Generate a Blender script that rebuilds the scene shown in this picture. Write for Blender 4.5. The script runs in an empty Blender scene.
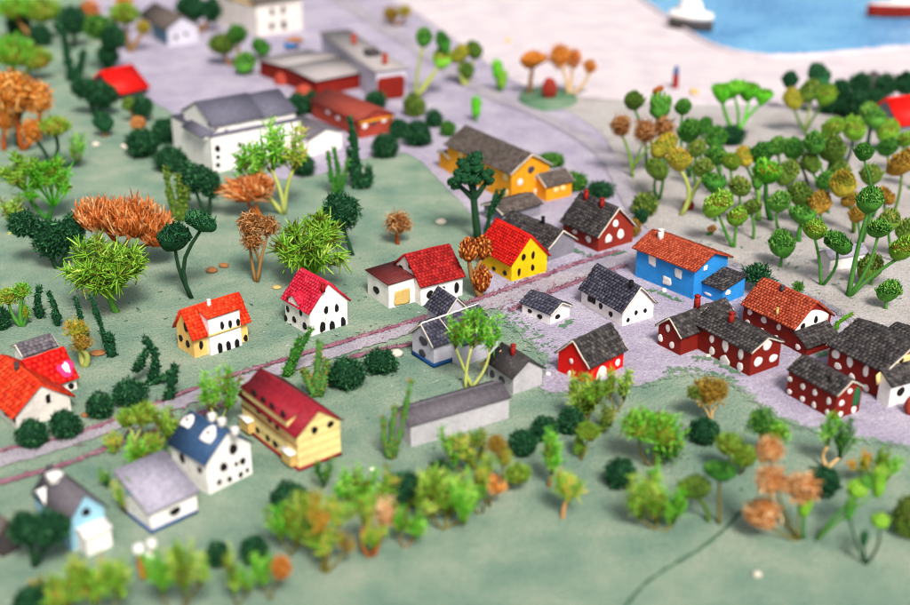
import bpy, bmesh, math, random
import numpy as np
from mathutils import Vector, Matrix

random.seed(7)
RNG = np.random.default_rng(7)
scene = bpy.context.scene
COL = scene.collection

# ------------------------------------------------------------------ camera model
FPX, CX, CY, CAMH = 1300.0, 455.0, 302.5, 1.0
PITCH = math.radians(24.5)
SP, CP = math.sin(PITCH), math.cos(PITCH)
FWD = np.array([0, CP, -SP]); UPV = np.array([0, SP, CP]); RIGHT = np.array([1.0, 0, 0])
CAMP = np.array([0, 0, CAMH])

def ray(px, py):
    return FWD + RIGHT * ((px - CX) / FPX) + UPV * (-(py - CY) / FPX)
def G(px, py, z=0.0):
    d = ray(px, py)
    return CAMP + d * ((z - CAMH) / d[2])
def atY(px, py, Y):
    d = ray(px, py)
    return CAMP + d * (Y / d[1])
def onplane(px, py, p, n):
    d = ray(px, py)
    return CAMP + d * (np.dot(p - CAMP, n) / np.dot(d, n))
def mpp(p):
    return float(np.dot(np.asarray(p) - CAMP, FWD)) / FPX

# ------------------------------------------------------------------ mesh builder
def vnoise(P, freq, seed=0):
    r = np.random.default_rng(1000 + seed)
    out = np.zeros(len(P))
    for i in range(5):
        k = r.normal(size=3) * freq * (1 + .5 * i)
        out += np.sin(P @ k + r.uniform(0, 6.28)) / (1 + .5 * i)
    return out / 2.2

class MB:
    def __init__(s):
        s.v = []; s.t = []; s.q = []; s.tr = []; s.n = 0
    def add(s, verts, quads=None, tris=None, tint=0.5):
        verts = np.asarray(verts, float).reshape(-1, 3)
        s.v.append(verts)
        s.t.append(np.broadcast_to(np.asarray(tint, float), (len(verts),)))
        if quads is not None and len(quads): s.q.append(np.asarray(quads, int).reshape(-1, 4) + s.n)
        if tris is not None and len(tris): s.tr.append(np.asarray(tris, int).reshape(-1, 3) + s.n)
        s.n += len(verts)
    def box(s, p0, p1, tint=.5, taper=1.0):
        (x0, y0, z0), (x1, y1, z1) = p0, p1
        mx, my = (x0 + x1) / 2, (y0 + y1) / 2
        V = [(x0, y0, z0), (x1, y0, z0), (x1, y1, z0), (x0, y1, z0)]
        V += [(mx + (x - mx) * taper, my + (y - my) * taper, z1) for x, y, _ in V]
        s.add(V, [(0, 3, 2, 1), (4, 5, 6, 7), (0, 1, 5, 4), (1, 2, 6, 5), (2, 3, 7, 6), (3, 0, 4, 7)], tint=tint)
    def hexa(s, V, tint=.5):
        s.add(V, [(0, 3, 2, 1), (4, 5, 6, 7), (0, 1, 5, 4), (1, 2, 6, 5), (2, 3, 7, 6), (3, 0, 4, 7)], tint=tint)
    def tube(s, pts, rad, sides=7, tint=.5, rough=0.0):
        pts = np.asarray(pts, float); n = len(pts)
        rad = np.broadcast_to(np.asarray(rad, float), (n,))
        tan = np.gradient(pts, axis=0); tan /= (np.linalg.norm(tan, axis=1)[:, None] + 1e-9)
        ref = np.array([1.0, 0.02, 0.01]) if abs(tan[0][0]) < .8 else np.array([0.02, 1.0, 0.0])
        V = []
        for i in range(n):
            a = np.cross(tan[i], ref); a /= np.linalg.norm(a); b = np.cross(tan[i], a)
            for k in range(sides):
                w = 2 * math.pi * k / sides
                r = rad[i] * (1 + rough * RNG.normal())
                V.append(pts[i] + (a * math.cos(w) + b * math.sin(w)) * r)
        q = [(i * sides + k, i * sides + (k + 1) % sides, (i + 1) * sides + (k + 1) % sides, (i + 1) * sides + k)
             for i in range(n - 1) for k in range(sides)]
        V.append(pts[0]); V.append(pts[-1])
        t = [(len(V) - 2, (k + 1) % sides, k) for k in range(sides)]
        o = (n - 1) * sides
        t += [(len(V) - 1, o + k, o + (k + 1) % sides) for k in range(sides)]
        s.add(V, q, t, tint)
    def ellipsoid(s, c, r, nu=20, nv=12, amp=0.0, freq=1.0, seed=0, tint=.5, rib=0.0, ribn=10, half=False):
        c = np.asarray(c, float); r = np.broadcast_to(np.asarray(r, float), (3,))
        th = np.linspace(0, math.pi * (0.5 if half else 1), nv + 1)
        D = []
        for a in th:
            for k in range(nu):
                w = 2 * math.pi * k / nu
                D.append((math.sin(a) * math.cos(w), math.sin(a) * math.sin(w), math.cos(a)))
        D = np.array(D)
        sc = 1 + amp * vnoise(D, freq * 2.2, seed)
        if rib: sc = sc + rib * np.cos(np.arctan2(D[:, 1], D[:, 0]) * ribn)
        V = c + D * r * sc[:, None]
        q = [(i * nu + k, (i + 1) * nu + k, (i + 1) * nu + (k + 1) % nu, i * nu + (k + 1) % nu)
             for i in range(nv) for k in range(nu)]
        s.add(V, q, None, tint)
    def blades(s, root, dirv, L, W, bend=None, flat=.5, seg=2, tint=.5, blunt=False):
        root = np.asarray(root, float); n = len(root)
        if n == 0: return
        dirv = np.asarray(dirv, float); dirv = dirv / (np.linalg.norm(dirv, axis=1)[:, None] + 1e-9)
        L = np.broadcast_to(np.asarray(L, float), (n,)); W = np.broadcast_to(np.asarray(W, float), (n,))
        if bend is None: bend = RNG.normal(size=(n, 3)) * .25
        sd = np.cross(dirv, RNG.normal(size=(n, 3))); sd /= (np.linalg.norm(sd, axis=1)[:, None] + 1e-9)
        up = np.cross(sd, dirv)
        prof = {1: [.9, .1], 2: [.6, 1, .12], 3: [.55, 1, .8, .1], 4: [.5, .9, 1, .8, .12]}[seg]
        if blunt: prof = prof[:-1] + [.5]
        K = seg + 1
        V = np.zeros((n, K, 3, 3))
        for k in range(K):
            t = k / seg
            c = root + dirv * (L * t)[:, None] + bend * (L * t * t)[:, None]
            for j in range(3):
                w = 2 * math.pi * j / 3
                V[:, k, j] = c + sd * (math.cos(w) * W * prof[k])[:, None] + up * (math.sin(w) * W * flat * prof[k])[:, None]
        base = (np.arange(n) * K * 3)[:, None]
        loc = np.array([(k * 3 + j, k * 3 + (j + 1) % 3, (k + 1) * 3 + (j + 1) % 3, (k + 1) * 3 + j) for k in range(seg) for j in range(3)])
        Q = (base[:, :, None] + loc[None]).reshape(-1, 4)
        T = np.repeat(np.broadcast_to(np.asarray(tint, float), (n,)), K * 3)
        s.add(V.reshape(-1, 3), Q, None, T)
    def build(s, name, mat, parent=None, matrix=None, smooth=False):
        me = bpy.data.meshes.new(name)
        V = np.concatenate(s.v) if s.v else np.zeros((0, 3))
        if matrix is not None:
            A = np.array(matrix)
            V = V @ A[:3, :3].T + A[:3, 3]
        Q = np.concatenate(s.q) if s.q else np.zeros((0, 4), int)
        T = np.concatenate(s.tr) if s.tr else np.zeros((0, 3), int)
        me.vertices.add(len(V)); me.vertices.foreach_set('co', V.ravel().astype(np.float32))
        nl = Q.size + T.size
        me.loops.add(nl)
        me.loops.foreach_set('vertex_index', np.concatenate([Q.ravel(), T.ravel()]).astype(np.int32))
        me.polygons.add(len(Q) + len(T))
        st = np.concatenate([np.arange(len(Q)) * 4, len(Q) * 4 + np.arange(len(T)) * 3]).astype(np.int32)
        me.polygons.foreach_set('loop_start', st)
        if smooth: me.polygons.foreach_set('use_smooth', np.ones(len(Q) + len(T), bool))
        me.update(calc_edges=True)
        at = me.attributes.new('tint', 'FLOAT', 'POINT')
        at.data.foreach_set('value', np.concatenate(s.t).astype(np.float32))
        me.materials.append(mat)
        o = bpy.data.objects.new(name, me)
        COL.objects.link(o)
        if parent is not None: o.parent = parent
        return o

def tag(o, label=None, cat=None, group=None, kind=None):
    if label: o['label'] = label
    if cat: o['category'] = cat
    if group: o['group'] = group
    if kind: o['kind'] = kind
    return o
def empty(name, loc, rz=0.0):
    o = bpy.data.objects.new(name, None); COL.objects.link(o)
    o.location = loc; o.rotation_euler = (0, 0, rz); o.empty_display_size = .02
    return o

# ------------------------------------------------------------------ materials
def lin(c):
    return tuple((x / 255 / 12.92) if x / 255 <= .04045 else ((x / 255 + .055) / 1.055) ** 2.4 for x in c)
def newmat(name, rough=.7, spec=.3):
    m = bpy.data.materials.new(name); m.use_nodes = True
    nt = m.node_tree; b = nt.nodes['Principled BSDF']
    b.inputs['Roughness'].default_value = rough
    b.inputs['Specular IOR Level'].default_value = spec
    return m, nt, b
def N(nt, t, **kw):
    n = nt.nodes.new(t)
    for k, v in kw.items():
        if k in n.inputs: n.inputs[k].default_value = v
        else: setattr(n, k, v)
    return n
def ramp(nt, fac, cols, pos=None):
    r = nt.nodes.new('ShaderNodeValToRGB'); e = r.color_ramp.elements
    n = len(cols)
    pos = pos or [i / (n - 1) for i in range(n)]
    while len(e) < n: e.new(.5)
    for i in range(n):
        e[i].position = pos[i]; e[i].color = (*lin(cols[i]), 1)
    if fac is not None: nt.links.new(fac, r.inputs['Fac'])
    return r
def noise(nt, scale, detail=4, rough=.6, vec=None):
    n = N(nt, 'ShaderNodeTexNoise', Scale=scale, Detail=detail, Roughness=rough)
    if vec is not None: nt.links.new(vec, n.inputs['Vector'])
    return n
def bump(nt, b, h, strength=.4, dist=.002):
    bp = N(nt, 'ShaderNodeBump', Strength=strength, Distance=dist)
    nt.links.new(h, bp.inputs['Height']); nt.links.new(bp.outputs[0], b.inputs['Normal'])
def mixc(nt, fac, a, bcol, mode='MIX'):
    m = nt.nodes.new('ShaderNodeMix'); m.data_type = 'RGBA'; m.blend_type = mode
    for sock, v in ((0, fac), (6, a), (7, bcol)):
        if isinstance(v, (int, float)): m.inputs[sock].default_value = v
        elif isinstance(v, tuple): m.inputs[sock].default_value = (*lin(v), 1)
        else: nt.links.new(v, m.inputs[sock])
    return m.outputs[2]

MATS = {}
def paint(key, col, dirt=None, amt=.25, bs=.75, scale=160, rough=.7, spec=.15, board=None):
    """hand-brushed paint on wood: slight patchiness, small stains, brush texture"""
    m, nt, b = newmat(key, rough, spec)
    tc = nt.nodes.new('ShaderNodeTexCoord').outputs['Object']
    n1 = noise(nt, 28, 5, .65, tc); n2 = noise(nt, scale, 4, .7, tc)
    c2 = tuple(max(0, int(x * .91)) for x in col)
    base = ramp(nt, n1.outputs[0], [c2, col, tuple(min(255, int(x * 1.05 + 3)) for x in col)], [.3, .52, .75])
    out = base.outputs[0]
    if dirt:
        f = ramp(nt, n2.outputs[0], [(0, 0, 0), (255, 255, 255)], [.58, .78])
        mm = N(nt, 'ShaderNodeMath', operation='MULTIPLY'); nt.links.new(f.outputs[0], mm.inputs[0]); mm.inputs[1].default_value = amt
        out = mixc(nt, mm.outputs[0], out, dirt)
    # rubbed chips and brush streaks
    mp = N(nt, 'ShaderNodeMapping'); mp.inputs['Scale'].default_value = (1, 1, .3); nt.links.new(tc, mp.inputs['Vector'])
    n5 = noise(nt, 210, 5, .75, mp.outputs[0])
    f5 = ramp(nt, n5.outputs[0], [(0, 0, 0), (255, 255, 255)], [.62, .7])
    m5 = N(nt, 'ShaderNodeMath', operation='MULTIPLY'); nt.links.new(f5.outputs[0], m5.inputs[0]); m5.inputs[1].default_value = .5
    out = mixc(nt, m5.outputs[0], out, tuple(int(x * .55) for x in (dirt or col)))
    nt.links.new(out, b.inputs['Base Color'])
    h = n2.outputs[0]
    if board:
        w = N(nt, 'ShaderNodeTexWave', Scale=board, Distortion=.6); w.bands_direction = 'Z'
        nt.links.new(tc, w.inputs['Vector'])
        ad = N(nt, 'ShaderNodeMath', operation='ADD'); nt.links.new(h, ad.inputs[0]); nt.links.new(w.outputs[1], ad.inputs[1]); h = ad.outputs[0]
    bump(nt, b, h, bs, .002)
    MATS[key] = m; return m
def tiled(key, cols, rough=.6, worn=None, wamt=.5, spec=.15):
    """roof tiles: colour differs from tile to tile, rubbed spots show the card below"""
    m, nt, b = newmat(key, rough, spec)
    at = nt.nodes.new('ShaderNodeAttribute'); at.attribute_name = 'tint'
    tc = nt.nodes.new('ShaderNodeTexCoord').outputs['Object']
    r = ramp(nt, at.outputs['Fac'], cols)
    n1 = noise(nt, 180, 5, .7, tc)
    dark = ramp(nt, n1.outputs[0], [(200, 200, 200), (255, 255, 255)], [.35, .6])
    out = mixc(nt, 1.0, r.outputs[0], dark.outputs[0], 'MULTIPLY')
    if worn:
        n2 = noise(nt, 90, 6, .75, tc)
        f = ramp(nt, n2.outputs[0], [(0, 0, 0), (255, 255, 255)], [.6, .72])
        mm = N(nt, 'ShaderNodeMath', operation='MULTIPLY'); nt.links.new(f.outputs[0], mm.inputs[0]); mm.inputs[1].default_value = wamt
        out = mixc(nt, mm.outputs[0], out, worn)
    nt.links.new(out, b.inputs['Base Color'])
    bump(nt, b, n1.outputs[0], .5, .0015)
    MATS[key] = m; return m
def plantmat(key, cols, rough=.75, spec=.1, trans=0.0):
    m, nt, b = newmat(key, rough, spec)
    at = nt.nodes.new('ShaderNodeAttribute'); at.attribute_name = 'tint'
    tc = nt.nodes.new('ShaderNodeTexCoord').outputs['Object']
    n1 = noise(nt, 140, 4, .7, tc)
    a = N(nt, 'ShaderNodeMath', operation='MULTIPLY_ADD'); nt.links.new(n1.outputs[0], a.inputs[0]); a.inputs[1].default_value = .5; a.inputs[2].default_value = -.25
    s = N(nt, 'ShaderNodeMath', operation='ADD'); nt.links.new(at.outputs['Fac'], s.inputs[0]); nt.links.new(a.outputs[0], s.inputs[1])
    r = ramp(nt, s.outputs[0], cols)
    nt.links.new(r.outputs[0], b.inputs['Base Color'])
    bump(nt, b, n1.outputs[0], .3, .0015)
    MATS[key] = m; return m

# walls
paint('white', (242, 236, 232), (180, 160, 144), .3)
paint('offwhite', (222, 214, 206), (150, 135, 120), .4)
paint('cream', (233, 208, 140), (190, 150, 80), .3, bs=.3, board=22)
paint('creamorange', (236, 190, 112), (190, 110, 50), .35)
paint('yellow', (238, 186, 12), (200, 130, 10), .3)
paint('mustard', (226, 152, 28), (190, 110, 20), .35)
paint('redwall', (214, 22, 16), (150, 15, 15), .3)
paint('maroon', (124, 28, 18), (80, 18, 14), .4)
paint('brownred', (140, 44, 32), (90, 30, 24), .4)
paint('brick', (158, 62, 46), (110, 40, 34), .4)
paint('bluewall', (44, 138, 212), (30, 100, 175), .5)
paint('paleblue', (150, 196, 216), (220, 220, 220), .4)
paint('lilac', (196, 192, 204), (150, 145, 150), .35)
paint('shedgrey', (186, 181, 186), (120, 116, 122), .45)
paint('greywall', (128, 126, 136), (90, 90, 95), .4)
paint('darkwall', (72, 66, 66), (40, 36, 36), .4)
paint('tan', (206, 172, 104), (150, 115, 60), .4)
paint('navy', (30, 74, 128), (20, 50, 90), .3)
paint('green', (40, 92, 58), (70, 120, 80), .3)
paint('black', (26, 22, 24), (60, 50, 50), .3, rough=.5)
paint('dimwindow', (70, 64, 74), (40, 36, 44), .4, rough=.5)
paint('whitedot', (238, 230, 226), (190, 170, 165), .3)
paint('slateblue', (92, 126, 148), (150, 160, 170), .4)
paint('redbrick', (146, 34, 28), (90, 24, 22), .4)
paint('wood', (150, 100, 60), (90, 60, 40), .4)
paint('stone', (206, 196, 180), (150, 140, 125), .4)
paint('pinkpatch', (216, 50, 110), (240, 190, 210), .8, scale=90)
# roofs
tiled('r_red', [(196, 16, 12), (226, 24, 16), (238, 40, 26)], .5)
tiled('r_orange', [(214, 40, 14), (236, 58, 22), (246, 82, 40)], .5)
tiled('r_pink', [(204, 22, 50), (224, 36, 66), (236, 60, 84)], .5, (240, 170, 180), .35)
tiled('r_dark', [(136, 20, 22), (160, 28, 28), (184, 42, 38)], .6)
tiled('r_maroon', [(138, 26, 40), (152, 34, 48), (160, 42, 54)], .6, (186, 90, 96), .3)
tiled('r_terra', [(158, 60, 38), (182, 76, 48), (198, 96, 66)], .65, (214, 140, 104), .4)
tiled('r_slate', [(48, 45, 47), (70, 65, 66), (94, 88, 86)], .7, (170, 158, 142), .5)
tiled('r_blue_slate', [(54, 54, 68), (74, 73, 89), (94, 92, 106)], .6, (150, 148, 160), .3)
tiled('r_mauve', [(92, 87, 94), (108, 102, 109), (124, 117, 122)], .7, (166, 156, 168), .3)
tiled('r_pale', [(158, 152, 168), (172, 166, 182), (186, 180, 194)], .7, (206, 200, 208), .3)
tiled('r_lightgrey', [(158, 150, 150), (170, 162, 161), (184, 175, 173)], .7)
tiled('r_brown', [(84, 74, 70), (100, 90, 84), (118, 106, 100)], .7, (150, 136, 120), .3)
tiled('r_lilac', [(92, 90, 106), (108, 106, 122), (124, 120, 134)], .65, (150, 146, 156), .3)
tiled('r_blue', [(48, 76, 112), (58, 88, 124), (72, 102, 138)], .55)
# plants
plantmat('p_dark', [(12, 42, 26), (22, 66, 38), (40, 98, 58), (86, 142, 94)])
plantmat('p_darkstem', [(24, 50, 32), (38, 76, 46)])
plantmat('p_green', [(22, 62, 18), (50, 112, 38), (88, 150, 54), (150, 188, 86)])
plantmat('p_bright', [(128, 90, 30), (60, 150, 26), (104, 196, 44), (170, 220, 96)])
plantmat('p_light', [(104, 88, 26), (96, 142, 36), (130, 190, 54), (196, 212, 100)])
plantmat('p_olive', [(50, 70, 22), (80, 112, 38), (116, 150, 58), (178, 172, 84)])
plantmat('p_yellow', [(96, 112, 30), (150, 150, 44), (200, 176, 62), (214, 140, 54)])
plantmat('p_mixed', [(124, 84, 28), (132, 142, 42), (104, 170, 44), (140, 204, 70), (220, 192, 84)])
plantmat('p_stalkmix', [(54, 96, 48), (84, 134, 58), (116, 150, 64), (204, 132, 66)])
plantmat('p_amber', [(150, 78, 20), (206, 118, 34), (232, 152, 62), (244, 196, 118)])
plantmat('p_stem', [(84, 74, 34), (124, 120, 58)])
plantmat('p_gold', [(98, 74, 24), (150, 112, 36), (190, 148, 60), (146, 150, 56)])
plantmat('p_orange', [(140, 62, 22), (198, 106, 44), (226, 146, 80), (246, 198, 140)])
plantmat('p_peach', [(134, 74, 34), (200, 130, 68), (230, 174, 112), (246, 212, 166)])
plantmat('p_brown', [(96, 54, 24), (150, 94, 46), (192, 136, 82), (220, 176, 124)])
plantmat('p_rust', [(96, 38, 14), (150, 70, 24), (186, 104, 40), (206, 140, 70)])
plantmat('p_trunk', [(110, 76, 40), (160, 120, 70)])
plantmat('p_tan', [(186, 150, 96), (222, 190, 140)])
plantmat('p_greenstem', [(44, 104, 40), (90, 140, 60)])
plantmat('p_palestem', [(140, 160, 70), (190, 190, 110)])
plantmat('p_white', [(220, 216, 212), (244, 240, 238)])
FSTOP, SUN, SUN_EL, SUN_ROT, SUN_ANG, SKY, EXPO = 1.7, 3.2, 50, 162, 16, .09, 0.52
# ------------------------------------------------------------------ houses
def grid_face(mb, P00, P10, P11, P01, nu, nv, tint=.5):
    P00, P10, P11, P01 = map(np.asarray, (P00, P10, P11, P01))
    V = []
    for j in range(nv + 1):
        for i in range(nu + 1):
            u, v = i / nu, j / nv
            V.append((P00 * (1 - u) + P10 * u) * (1 - v) + (P01 * (1 - u) + P11 * u) * v)
    q = [(j * (nu + 1) + i, j * (nu + 1) + i + 1, (j + 1) * (nu + 1) + i + 1, (j + 1) * (nu + 1) + i) for j in range(nv) for i in range(nu)]
    mb.add(V, q, None, tint)

def slope(mb, r0, r1, e0, e1, th, courses, tw, relief):
    """one roof slope: a slab with rows of separate overlapping tiles on it"""
    r0, r1, e0, e1 = map(np.asarray, (r0, r1, e0, e1))
    n = np.cross(r1 - r0, e0 - r0); n = n / np.linalg.norm(n)
    if n[2] < 0: n = -n
    up = n * th
    mb.hexa([e0, e1, r1, r0, e0 + up, e1 + up, r1 + up, r0 + up], .35)
    if not courses: return
    Ln = np.linalg.norm(r1 - r0); nt = max(3, int(round(Ln / tw)))
    for c in range(courses):
        f0 = c / courses; f1 = min(1.0, (c + 1.3) / courses)
        off = RNG.uniform(-.25, .25) + (.5 if c % 2 else 0)
        for k in range(-1, nt + 1):
            a, b = (k + off) / nt, (k + off + .93) / nt
            a += RNG.normal() * .04 / nt; b += RNG.normal() * .04 / nt
            a, b = max(0, a), min(1, b)
            if b - a < .25 / nt: continue
            j0 = RNG.normal() * .06 / courses
            def P(u, v, h):
                lo = e0 * (1 - u) + e1 * u; hi = r0 * (1 - u) + r1 * u
                return lo * (1 - v) + hi * v + n * (th + h)
            lift = relief * RNG.uniform(.75, 1.3)
            v0 = max(-.02, f0 + j0)
            mb.hexa([P(a, v0, -.0002), P(b, v0, -.0002), P(b, f1, -.0006), P(a, f1, -.0006),
                     P(a, v0, lift), P(b, v0, lift * RNG.uniform(.85, 1.15)), P(b, f1, .0002), P(a, f1, .0002)], RNG.uniform(0, 1))

class Block: pass

def frame(C, L, R):
    c, l, r = G(*C), G(*L), G(*R)
    u, v = l - c, r - c
    au, av = math.atan2(u[1], u[0]), math.atan2(v[1], v[0])
    err = (au - av) - math.pi / 2
    err = (err + math.pi) % (2 * math.pi) - math.pi
    av += err / 2
    a, b = np.linalg.norm(u[:2]), np.linalg.norm(v[:2])
    ex = np.array([math.cos(av), math.sin(av), 0]); ey = np.array([-ex[1], ex[0], 0])
    ctr = c + ex * b / 2 + ey * a / 2
    M = Matrix.Translation(Vector(ctr)) @ Matrix.Rotation(av, 4, 'Z')
    return M, a, b, mpp(c)

def block(root, Mroot, M, a, b, m, z0, wh, rh, ridge, wall, roof, oe=.006, og=.005, th=.0025,
          style='tile', wname='wall', rname='roof', rparent=None, courses=None, tile=None, cap=None):
    K = np.array(Mroot.inverted() @ M)
    B = Block(); B.root, B.M, B.a, B.b, B.m, B.K = root, M, a, b, m, K
    zt = z0 + wh
    ax, cr, la, lc = ((1, 0, 0), (0, -1, 0), b / 2, a / 2) if ridge in ('R', 'monoR', 'flat') else ((0, 1, 0), (-1, 0, 0), a / 2, b / 2)
    ax, cr = np.array(ax, float), np.array(cr, float)
    mono = ridge.startswith('mono') or ridge == 'flat'
    Z = np.array([0, 0, 1.0])
    mb = MB()
    n1, n2, nv = max(3, int(2 * la / .012)), max(4, 2 * int(lc / .012)), max(3, int(wh / .01))
    def top(c):
        if mono: return zt + rh * (lc - c) / (2 * lc)
        return zt + rh * (1 - abs(c) / lc)
    zb = z0 - .004 if z0 < .001 else z0
    for sgn in (-1, 1):
        P = [ax * la * sgn + cr * c for c in np.linspace(-lc, lc, n2 + 1)]
        cs = np.linspace(-lc, lc, n2 + 1)
        V = []
        for j in range(nv + 1):
            for i in range(n2 + 1): V.append(P[i] + Z * (zb + (top(cs[i]) - zb) * j / nv))
        q = [(j * (n2 + 1) + i, j * (n2 + 1) + i + 1, (j + 1) * (n2 + 1) + i + 1, (j + 1) * (n2 + 1) + i) for j in range(nv) for i in range(n2)]
        mb.add(V, q)
        e = cr * lc * sgn
        tz = top(lc * sgn)
        grid_face(mb, -ax * la + e + Z * zb, ax * la + e + Z * zb, ax * la + e + Z * tz, -ax * la + e + Z * tz, n1, nv)
    # roof-side and bottom lids close the block
    grid_face(mb, -ax * la - cr * lc + Z * zb, ax * la - cr * lc + Z * zb, ax * la + cr * lc + Z * zb, -ax * la + cr * lc + Z * zb, 2, 2)
    if mono:
        grid_face(mb, -ax * la - cr * lc + Z * top(-lc), ax * la - cr * lc + Z * top(-lc), ax * la + cr * lc + Z * top(lc), -ax * la + cr * lc + Z * top(lc), 2, 2)
    else:
        for sgn in (-1, 1):
            grid_face(mb, -ax * la + Z * (zt + rh), ax * la + Z * (zt + rh), ax * la + cr * lc * sgn + Z * zt, -ax * la + cr * lc * sgn + Z * zt, 2, 2)
    off = RNG.uniform(0, 50)
    for i, v in enumerate(mb.v):
        q = v + off
        mb.v[i] = v + np.stack([vnoise(q, 70, 1), vnoise(q, 70, 2), vnoise(q, 60, 3) * .6], 1) * .0005
    B.wall = mb.build(wname, MATS[wall], root, K)
    rb = MB()
    courses_n = 0
    k = rh / lc if not mono else rh / (2 * lc)
    lift = Z * .0006
    relief = {'tile': .0016, 'slate': .0018, 'smooth': 0}[style]
    tw = tile or {'tile': .0074, 'slate': .008, 'smooth': 1}[style]
    if mono:
        pr = -cr * (lc + oe) + Z * (zt + rh + k * oe) + lift
        pe = cr * (lc + oe) + Z * (zt - k * oe) + lift
        sl = [(pr, pe)]
    else:
        pr = Z * (zt + rh) + lift
        sl = [(pr, cr * (lc + oe) * s_ + Z * (zt - k * oe) + lift) for s_ in (1, -1)]
    for (p, e) in sl:
        Ls = np.linalg.norm(np.asarray(p) - np.asarray(e))
        cn = 0 if style == 'smooth' else (courses or max(4, int(round(Ls / (tw * .8)))))
        A = ax * (la + og)
        slope(rb, p - A, p + A, e - A, e + A, th, cn, tw, relief)
    if not mono:   # ridge roll along the top
        A = ax * (la + og * .9)
        nn = 7
        pts = [pr + A * t + Z * (th * .7 + RNG.normal() * .0003) for t in np.linspace(-1, 1, nn)]
        rb.tube(pts, th * .8, 6, .55)
    for i, v in enumerate(rb.v):
        q = v + off
        rb.v[i] = v + np.stack([np.zeros(len(v)), np.zeros(len(v)), vnoise(q, 45, 5) * .0006], 1)
    B.roof = rb.build(rname, MATS[roof], rparent or root, K)
    if style == 'slate' and not mono:     # bare card edge along both gable ends
        for (p, e) in sl:
            for sg in (-1, 1):
                A = ax * (la + og + .0008) * sg
                pa, pb = np.asarray(p) + A + Z * th * .45, np.asarray(e) + A + Z * th * .45
                bb = MB(); bb.tube([pa * (1 - t) + pb * t + Z * RNG.normal() * .0004 for t in np.linspace(0, 1, 6)], th * .62, 5, .5, .15)
                bb.build('barge_board', MATS['stone'], B.roof, K)
    if cap:
        cb = MB(); A = ax * (la + og)
        cb.tube([pr + A * t + Z * (th * 1.3 + RNG.normal() * .0004) for t in np.linspace(-1, 1, 9)], th * .75, 6, .5, .1)
        cb.build('ridge_cap', MATS[cap], B.roof, K)
    # planes in world space
    Mw = np.array(M)
    def W(p): return Mw[:3, :3] @ np.asarray(p, float) + Mw[:3, 3]
    def D(p): return Mw[:3, :3] @ np.asarray(p, float)
    p, e = sl[0]
    nrm = np.cross(ax, np.asarray(p) - np.asarray(e)); nrm /= np.linalg.norm(nrm)
    if nrm[2] < 0: nrm = -nrm
    B.planes = {'L': (W((-b / 2, 0, 0)), D((-1, 0, 0)), D((0, -1, 0))),
                'R': (W((0, -a / 2, 0)), D((0, -1, 0)), D((1, 0, 0))),
                'T': (W(np.asarray(e) + nrm * (th + relief)), D(nrm), D(ax))}
    B.Rinv = np.array(Mroot.inverted())
    B.sx = {}
    return B

def toroot(B, P):
    P = np.asarray(P, float).reshape(-1, 3)
    return P @ B.Rinv[:3, :3].T + B.Rinv[:3, 3]

def window(B, face, px, py, w, h, shape='oval', mat='black', name='window', parent=None, depth=.0011, wob=.1):
    """one painted window: an uneven raised patch of paint on the wall (or roof) plane; w, h in photo pixels"""
    p, n, t = B.planes[face]
    c = onplane(px, py, p, n)
    q = onplane(px + 1, py, p, n) - c
    up = np.cross(n, t); up = up if up[2] > 0 else -up
    mh = abs(np.dot(q, t)); mv = B.m / CP * (1.0 if face != 'T' else 1.25)
    k_ = .88 if mat == 'whitedot' else .95
    hw, hh = w * mh / 2 * k_, h * mv / 2 * k_
    ring = []
    ns = 22
    ph = RNG.uniform(0, 6.28, 3)
    for k in range(ns):
        a = 2 * math.pi * k / ns
        x, y = math.cos(a), math.sin(a)
        if shape == 'rect':
            s = 1 / max(abs(x), abs(y)); x, y = x * s, y * s
        elif shape == 'arch' and y < 0:
            s = 1 / max(abs(x), abs(y)); x, y = x * s, y * s
        elif shape == 'tri':
            y = -1 if y < -.2 else y * 1.0
            x = x * (1.1 - .6 * max(0, y))
        wv = 1 + wob * (math.sin(2 * a + ph[0]) * .6 + math.sin(3 * a + ph[1]) * .5 + math.sin(5 * a + ph[2]) * .3)
        ring.append((x * hw * wv, y * hh * wv))
    mb = MB()
    V = [c + t * x + up * y - n * .0012 for x, y in ring] + [c + t * x + up * y + n * depth for x, y in ring] + \
        [c + t * x * .8 + up * y * .8 + n * depth * 1.25 for x, y in ring] + [c + n * depth * 1.3]
    qd = [(k, (k + 1) % ns, ns + (k + 1) % ns, ns + k) for k in range(ns)] + \
         [(ns + k, ns + (k + 1) % ns, 2 * ns + (k + 1) % ns, 2 * ns + k) for k in range(ns)]
    tr = [(2 * ns + k, 2 * ns + (k + 1) % ns, 3 * ns) for k in range(ns)]
    mb.add(toroot(B, V), qd, tr)
    return mb.build(name, MATS[mat], parent or B.root)

def wins(B, face, lst, mat='black', shape='oval'):
    for i, w in enumerate(lst):
        window(B, face, w[0], w[1], w[2], w[3], w[4] if len(w) > 4 else shape, mat)

def chimney(B, px, py, w=4, h=10, mat='redbrick', name='chimney', face='T'):
    p, n, t = B.planes[face]
    c = toroot(B, onplane(px, py, p, n))[0]
    s = w * B.m / 2; H = h * B.m / CP
    mb = MB()
    mb.box((c[0] - s, c[1] - s, c[2] - H * .35), (c[0] + s, c[1] + s, c[2] + H), .5, .85)
    mb.box((c[0] - s * 1.05, c[1] - s * 1.05, c[2] + H - .0003), (c[0] + s * 1.05, c[1] + s * 1.05, c[2] + H + s * .5), .5, .9)
    return mb.build(name, MATS[mat], B.roof)

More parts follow.
